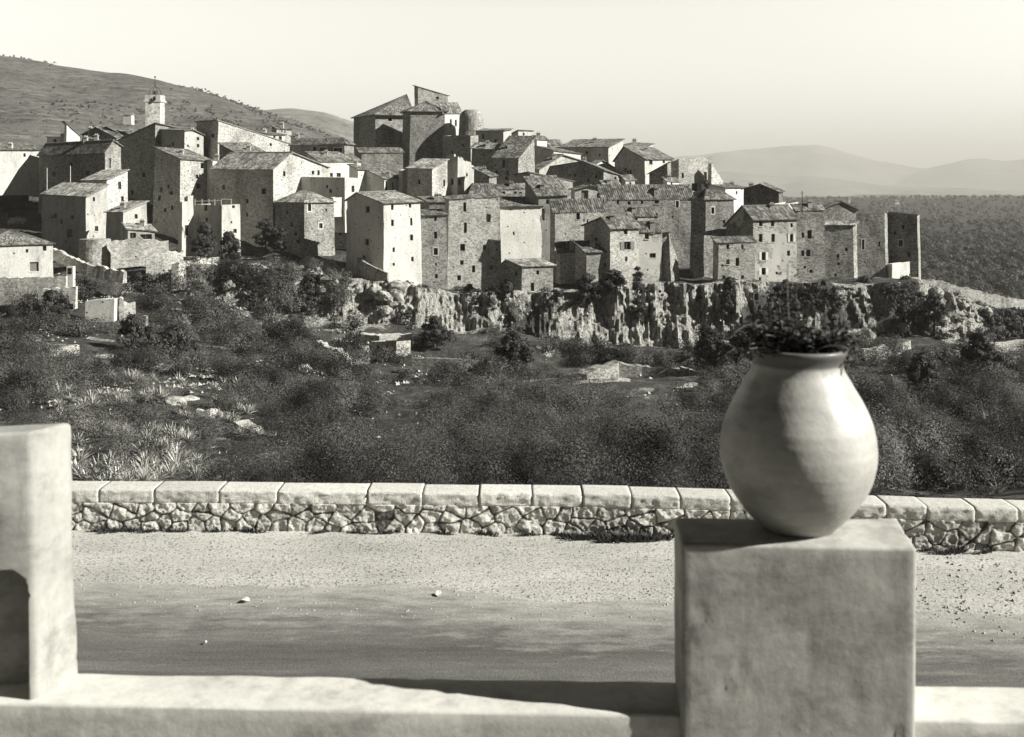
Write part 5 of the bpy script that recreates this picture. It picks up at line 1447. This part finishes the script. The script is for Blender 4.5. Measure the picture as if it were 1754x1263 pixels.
def m_lime(name, v, dirt, cracks=False):
    t = NT(name); p = t.pos()
    n1 = t.noise(t.pos((1, 1, .75)), 2.6, 6, .62); r1 = t.ramp(n1, [(.28, v * (1 - dirt)), (.5, v * (1 - dirt * .35)), (.68, v)])
    n2 = t.noise(p, 30, 5, .7); r2_ = t.ramp(n2, [(.3, .86), (.65, 1.04)])
    c = t.mix(1.0, (r1, 0), (r2_, 0), 'MULTIPLY')
    n5 = t.noise(t.pos((1.5, 1.5, 3), (0, R(25), 0)), 3.0, 5, .7); r5 = t.ramp(n5, [(.5, 1.0), (.66, .68)]); n7 = t.noise(t.pos((9, 9, .9)), 1.0, 5, .7); r7 = t.ramp(n7, [(.36, 1 - dirt * .45), (.52, 1.0)]); c = t.mix(1.0, c, (r7, 0), 'MULTIPLY')
    c = t.mix(1.0, c, (r5, 0), 'MULTIPLY')
    if cracks:
        nn = t.noise(p, 3.0, 4, .7); pv = t.mix(.3, (p, 0), (nn, 1), 'ADD')
        ve = t.n('ShaderNodeTexVoronoi', {'Vector': pv, 'Scale': 2.3}, feature='DISTANCE_TO_EDGE'); cr = t.ramp(ve, [(0, .9), (.005, 1)])
        c = t.mix(1.0, c, (cr, 0), 'MULTIPLY')
    t.col(c); t.b.inputs['Roughness'].default_value = .8
    t.bump(t.math('ADD', (n1, 0), t.math('MULTIPLY', (n2, 0), .3)), .35, .012)
    return t.m


M['lime'] = m_lime('limewashed_parapet', .62, .12)
M['ped'] = m_lime('stained_plaster', .54, .45, True)
M['pil'] = m_lime('worn_limewash', .40, .5)
ZT = HC - 1.41                       # parapet top
ZP = HC - 612 / F * 2.77                       # pedestal top


def at_z(px, py, z):
    d = (HC - z) * F / (py - HY); return Vector(((px - CX) / F * d, d, z))


b0 = at_z(137, 1151.5, ZT); b1 = at_z(1600, 1173, ZT); f0 = at_z(65, 1205, ZT); f1v = at_z(1570, 1232, ZT)
ext_l = lambda a, b, t: a + (b - a) * t
q = [ext_l(f0, f1v, -.5), ext_l(f0, f1v, 1.6), ext_l(b0, b1, 1.6), ext_l(b0, b1, -.5)]
mb = MB(); mb.box8([Vector((p.x, p.y, -.02)) for p in q], q)
o = mb.build('parapet', M['lime'], None, (0, 2.85, ZT)); rough(o, .012, .004, .06, 1.0); tag(o, 'low whitewashed terrace parapet across the bottom of the view', 'parapet')
pf0, pf1, pb0, pb1 = at_z(1167, 931, ZP), at_z(1570, 940, ZP), at_z(1155, 887, ZP), at_z(1536, 888, ZP)
mb = MB(); q = [pf0, pf1, pb1, pb0]
bot = [Vector((p.x, p.y, ZT - .25)) for p in q]
bot[1].x -= .008; bot[0].y -= .005; bot[1].y -= .005
mb.box8(bot, q)
bm = None
o = mb.build('pedestal', M['ped'], None, (.78, 2.88, ZT)); rough(o, .010, .0028, .022, 5.0); tag(o, 'square plastered pedestal standing on the parapet under the big jar', 'pedestal')
# pillar at left
pt_ = at_z(123, 734, HC - 409 / F * 2.99); zt = pt_.z
br = at_z(137, 1151, ZT); fr_ = at_z(66, 1197, ZT)
brt = Vector((br.x - .022, br.y + .004, zt)); frt = Vector((fr_.x - .022, fr_.y, zt + .012))
lx = Vector((-.62, -.15, 0))
mb = MB(); dz = Vector((0, 0, -.3)); mb.box8([fr_ + lx + dz, fr_ + dz, br + dz, br + lx + dz], [frt + lx, frt, brt, brt + lx])
o = pil_o = mb.build('pillar', M['pil'], None, (br.x, br.y, ZT)); tag(o, 'worn whitewashed masonry pillar at the left end of the parapet', 'pillar'); rough(o, .014, .005, .022, 9.0)
# arched niche low in the pillar
fd_ = lx.normalized(); fn_ = Vector((fd_.y, -fd_.x, 0))
if fn_.y > 0: fn_ = -fn_
nm = MB(); arc_ = []
c0 = fr_ + fd_ * .098
zt_ = HC - (994 - HY) / F * 2.82
for k in range(13):
    an = math.pi * k / 12; arc_.append((math.cos(an) * .072, zt_ - .072 + math.sin(an) * .072))
prof_ = [(-.072, ZT - .01)] + arc_[::-1] + [(.072, ZT - .01)]
A_ = [Vector((c0.x, c0.y, 0)) + fd_ * p[0] + fn_ * .1 + Vector((0, 0, p[1])) for p in prof_]; B_ = [p - fn_ * .22 for p in A_]
nm.poly(A_); nm.poly(B_[::-1])
for k in range(len(A_)):
    j = (k + 1) % len(A_); nm.poly([A_[k], A_[j], B_[j], B_[k]])
cut = nm.build('cutter', M['pil'], None, (br.x, br.y, ZT))
bo = pil_o.modifiers.new('niche', 'BOOLEAN'); bo.object = cut; bo.operation = 'DIFFERENCE'; bo.solver = 'EXACT'
bpy.context.view_layer.update()
me2 = bpy.data.meshes.new_from_object(pil_o.evaluated_get(bpy.context.evaluated_depsgraph_get()))
pil_o.modifiers.clear(); pil_o.data = me2; bpy.data.objects.remove(cut)
# terrace floor under the viewer
mb = MB(); mb.box(-8, 8, -4, 2.70, ZT - .45, ZT - .3); o = mb.build('terrace_floor', M['sd'], None, (0, 0, ZT - .3)); tag(o, kind='structure')

# ---- the jar
JD = 2.935; JX = (1366 - CX) / F * JD; mpp = JD / F
prof = [(608, 74), (606.5, 79), (608, 82.5), (613, 84), (618, 82), (623, 78.5), (630, 75.8), (638, 75.8), (648, 79), (660, 86), (673, 93), (692, 103.5), (712, 113.5), (735, 123), (757, 128.6), (780, 131), (800, 130), (822, 125), (840, 118.5), (856, 110.5), (872, 100), (887, 88.5), (900, 76), (910, 66), (915, 61)]
ys_ = np.array([p[0] for p in prof], float); rs_ = np.array([p[1] for p in prof], float)
# smooth resample by arc length
ar = np.concatenate([[0], np.cumsum(np.hypot(np.diff(ys_), np.diff(rs_)))]); aa = np.linspace(0, ar[-1], 140)
yy = np.interp(aa, ar, ys_); rr_ = np.interp(aa, ar, rs_)
for _ in range(3):
    yy[1:-1] = (yy[:-2] + 2 * yy[1:-1] + yy[2:]) / 4; rr_[1:-1] = (rr_[:-2] + 2 * rr_[1:-1] + rr_[2:]) / 4
zz_ = ZP + (913.5 - yy) * mpp; zz_ = zz_ - zz_.min() + ZP + .001; rr_ = rr_ * mpp
inner_z = [zz_[0] - .004, zz_[0] - .03, zz_[0] - .06]; inner_r = [rr_[0] - .012, rr_[0] - .02, rr_[0] - .022]
ns = 128; th_ = np.linspace(0, 2 * np.pi, ns, endpoint=False)
allz = np.concatenate([inner_z[::-1], zz_]); allr = np.concatenate([inner_r[::-1], rr_])
TH, ZZ_ = np.meshgrid(th_, allz); RR = np.broadcast_to(allr[:, None], TH.shape).copy()
RR += fbm(np.cos(TH) * 1.5 + 4, np.sin(TH) * 1.5, ZZ_ * 5, 3) * .006 + fbm(np.cos(TH) * .5, np.sin(TH) * .5, ZZ_ * 55, 2) * .0007
v = np.stack([RR * np.cos(TH), RR * np.sin(TH), ZZ_ - ZP], -1).reshape(-1, 3)
nrw = len(allz); f = []
for j in range(nrw - 1):
    for i in range(ns): f.append((j * ns + i, j * ns + (i + 1) % ns, (j + 1) * ns + (i + 1) % ns, (j + 1) * ns + i))
me = bpy.data.meshes.new('body'); me.from_pydata(v.tolist(), [], f + [tuple((nrw - 1) * ns + i for i in range(ns))]); me.polygons.foreach_set('use_smooth', [True] * len(me.polygons)); me.update()
bm = bmesh.new(); bm.from_mesh(me); bmesh.ops.recalc_face_normals(bm, faces=bm.faces); bm.to_mesh(me); bm.free()


def m_jar():
    t = NT('pale_glazed_earthenware'); p = t.pos()
    n1 = t.noise(t.pos((1, 1, 2.5)), 4.0, 6, .62); r1 = t.ramp(n1, [(.30, .25), (.46, .39), (.64, .47)])
    n2 = t.noise(t.pos((2, 2, 26)), 1.0, 4, .6); r2_ = t.ramp(n2, [(.3, .94), (.6, 1.02)])
    n3 = t.noise(p, 55, 4, .7); r3 = t.ramp(n3, [(.28, .85), (.5, 1.0)])
    n4 = t.noise(p, 9, 5, .7); r4 = t.ramp(n4, [(.62, 1), (.72, .8)])
    c = t.mix(1.0, t.mix(1.0, t.mix(1.0, (r1, 0), (r2_, 0), 'MULTIPLY'), (r3, 0), 'MULTIPLY'), (r4, 0), 'MULTIPLY')
    # darker glazed rim
    g = t.n('ShaderNodeNewGeometry'); sx = t.n('ShaderNodeSeparateXYZ', {0: (g, 'Position')})
    w_ = t.math('ADD', (sx, 2), t.math('MULTIPLY', t.math('SUBTRACT', (n1, 0), .5), .03))
    mr = t.n('ShaderNodeMapRange', {0: w_, 1: ZP + .452, 2: ZP + .462})
    t.col(t.mix((mr, 0), c, C(.12)))
    t.b.inputs['Roughness'].default_value = .5; t.b.inputs['Specular IOR Level'].default_value = .4
    t.b.inputs['Coat Weight'].default_value = .12; t.b.inputs['Coat Roughness'].default_value = .25
    t.bump(t.math('ADD', t.math('MULTIPLY', (n2, 0), .4), (n3, 0)), .22, .005)
    return t.m


jar = empty('jar', (JX, JD, ZP), 'large pale earthenware oil jar with dark rim on the pedestal', 'jar')
M['jar'] = m_jar()
link_mesh('body', me, M['jar'], jar)
mb = MB(); r = float(allr[0]) - .002; zs_ = float(zz_[0]) - .055
mb.poly([Vector((JX + r * math.cos(t), JD + r * math.sin(t), zs_)) for t in th_[::4]])
mb.build('soil', M['sd'], jar, jar.location)

# plant growing in the jar
M['plant'] = m_leaf('plant_leaves', .015, .07, .4)
pr = empty('potted_plant', (JX, JD, zs_), 'bushy dark plant with one tall stalk growing out of the jar', 'plant')
stems = MB(); lv = []; lt = []
rp = random.Random(3)


def stalk(base, tip, nleaf, size, bend, r=.004, spread=1.0):
    prev = base
    for k in range(1, 9):
        t = k / 8; p = lerp(base, tip, t) + bend * math.sin(math.pi * t)
        stems.tube(prev, p, r * (1 - .6 * (t - .125)), r * (1 - .6 * t), 5); prev = p
    for k in range(nleaf):
        t = rp.uniform(.12, 1.0) ** .8; p = lerp(base, tip, t) + bend * math.sin(math.pi * t)
        an = rp.uniform(0, 6.283); e = rp.uniform(-.3, .9); d = Vector((math.cos(an) * math.cos(e), math.sin(an) * math.cos(e), math.sin(e)))
        L = size * rp.uniform(.6, 1.3) * (1.1 - .4 * t); s = d.cross(Vector((rp.uniform(-1, 1), rp.uniform(-1, 1), rp.uniform(.2, 1)))).normalized() * L * .24
        p = p + d * .012 * spread
        m = p + d * L * .5; dr = Vector((0, 0, -L * .12))
        lv.append((p, m + s, p + d * L + dr, m - s)); lt.append(rp.random())


top = Vector((JX, JD, zs_))
tipz = lambda px, py, dd=JD: P(px, py, dd)
for i in range(84):
    an = rp.uniform(0, 6.283); rad_ = rp.uniform(.25, 1.0)
    tx = 1366 + rp.uniform(-1, 1) * 104; hy = 548 + abs(tx - 1366) * .36 + rp.uniform(0, 30)
    tip = P(tx, hy, JD + math.sin(an) * .11)
    base = top + Vector((math.cos(an) * .06 * rad_, math.sin(an) * .07 * rad_, 0))
    stalk(base, tip, 22, .03, Vector((0, 0, .025)))
for tx, hy in ((1262, 585), (1272, 604), (1258, 570), (1478, 606), (1470, 622), (1455, 634), (1465, 572), (1452, 628), (1285, 570), (1440, 640)):
    base = top + Vector(((tx - 1366) * .0007, -.03, .03)); stalk(base, P(tx, hy, JD - .07), 26, .028, Vector((0, 0, .05)))
stalk(top + Vector((.02, 0, 0)), P(1530, 541, JD), 4, .016, Vector((0, 0, .01)), .003)
stalk(top, P(1350, 452, JD - .02), 90, .017, Vector((-.012, 0, 0)), .003, 2.0)
stalk(top + Vector((.01, .01, 0)), P(1362, 500, JD), 60, .022, Vector((.008, 0, 0)), .003)
stalk(top + Vector((-.01, .01, 0)), P(1334, 510, JD), 60, .022, Vector((-.008, 0, 0)), .003)
stems.build('stems', M['wood'], pr, pr.location)
vv = np.array([[tuple(p) for p in l] for l in lv]).reshape(-1, 3) - np.array(pr.location)
me = mesh_np('leaves', vv, np.arange(len(vv)).reshape(-1, 4), 4, [('tone', 'FACE', np.array(lt))])
link_mesh('leaves', me, M['plant'], pr)

# ------------------------------------------------------------------ air, sky, sun, camera
HAZE = True
if HAZE:
    mb = MB(); mb.box(-12000, 14000, -60, 15800, -130, 560)
    hz = bpy.data.materials.new('hazy_air'); hz.use_nodes = True; nt = hz.node_tree; nt.nodes.clear()
    out = nt.nodes.new('ShaderNodeOutputMaterial'); pv = nt.nodes.new('ShaderNodeVolumePrincipled')
    pv.inputs['Color'].default_value = C(.98); pv.inputs['Density'].default_value = 1.15e-4; pv.inputs['Anisotropy'].default_value = 0.0
    nt.links.new(pv.outputs[0], out.inputs['Volume'])
    o = mb.build('haze', hz, None, None); tag(o, 'pale haze in the air over the plain', 'haze', kind='stuff')

EL, AZ = R(33), R(13)
sun_v = Vector((math.cos(EL) * math.cos(AZ), -math.cos(EL) * math.sin(AZ), math.sin(EL)))
sl = bpy.data.lights.new('sun', 'SUN'); sl.energy = 5.0; sl.angle = R(.5); sl.color = (1.0, .98, .925)
so = bpy.data.objects.new('sun', sl); col.objects.link(so); so.rotation_euler = (-sun_v).to_track_quat('-Z', 'Y').to_euler(); so.location = (30, -20, 40)

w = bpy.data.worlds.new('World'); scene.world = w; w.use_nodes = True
nt = w.node_tree; bg = nt.nodes['Background']
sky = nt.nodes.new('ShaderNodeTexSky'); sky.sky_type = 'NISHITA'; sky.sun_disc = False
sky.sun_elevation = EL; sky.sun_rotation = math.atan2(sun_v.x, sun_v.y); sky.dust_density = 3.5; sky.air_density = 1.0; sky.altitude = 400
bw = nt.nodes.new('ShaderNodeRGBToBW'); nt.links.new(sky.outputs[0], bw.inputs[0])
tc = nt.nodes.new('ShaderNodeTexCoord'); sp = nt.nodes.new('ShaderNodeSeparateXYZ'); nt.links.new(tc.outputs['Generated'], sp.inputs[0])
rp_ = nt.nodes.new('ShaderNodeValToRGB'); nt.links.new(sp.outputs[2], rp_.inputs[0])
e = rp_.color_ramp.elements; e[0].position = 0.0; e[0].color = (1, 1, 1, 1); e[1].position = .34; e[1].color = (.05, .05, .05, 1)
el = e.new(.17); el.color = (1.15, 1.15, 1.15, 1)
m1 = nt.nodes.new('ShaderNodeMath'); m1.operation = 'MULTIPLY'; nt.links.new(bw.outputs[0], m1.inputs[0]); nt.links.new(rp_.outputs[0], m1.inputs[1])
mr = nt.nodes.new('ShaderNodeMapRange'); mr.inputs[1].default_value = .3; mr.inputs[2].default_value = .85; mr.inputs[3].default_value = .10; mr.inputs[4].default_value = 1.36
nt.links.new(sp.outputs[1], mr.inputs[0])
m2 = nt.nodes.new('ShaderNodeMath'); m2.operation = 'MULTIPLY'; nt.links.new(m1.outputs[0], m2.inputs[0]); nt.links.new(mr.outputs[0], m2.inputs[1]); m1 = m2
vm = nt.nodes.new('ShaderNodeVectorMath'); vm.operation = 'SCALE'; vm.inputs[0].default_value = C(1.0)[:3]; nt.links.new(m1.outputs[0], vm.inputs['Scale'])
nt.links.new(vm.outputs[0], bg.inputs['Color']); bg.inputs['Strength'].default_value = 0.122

cam = bpy.data.cameras.new('camera'); co = bpy.data.objects.new('camera', cam); col.objects.link(co)
co.location = (0, 0, HC); co.rotation_euler = (R(90), 0, 0)
cam.sensor_width = 36; cam.lens = 36 * F / 1754; cam.sensor_fit = 'HORIZONTAL'
cam.shift_y = -(631.5 - HY) / 1754; cam.clip_start = .05; cam.clip_end = 60000
cam.dof.use_dof = True; cam.dof.focus_distance = 120; cam.dof.aperture_fstop = (cam.lens / 1000) / .0065
scene.camera = co
vs = scene.view_settings; vs.view_transform = 'Standard'; vs.look = 'None'; vs.exposure = 0.88; vs.gamma = 1
cy = scene.cycles
cy.max_bounces = 5; cy.diffuse_bounces = 3; cy.glossy_bounces = 2; cy.volume_bounces = 0; cy.transmission_bounces = 1
cy.use_denoising = True
try:
    cy.denoiser = 'OPENIMAGEDENOISE'; cy.denoising_input_passes = 'RGB_ALBEDO_NORMAL'
except Exception: pass
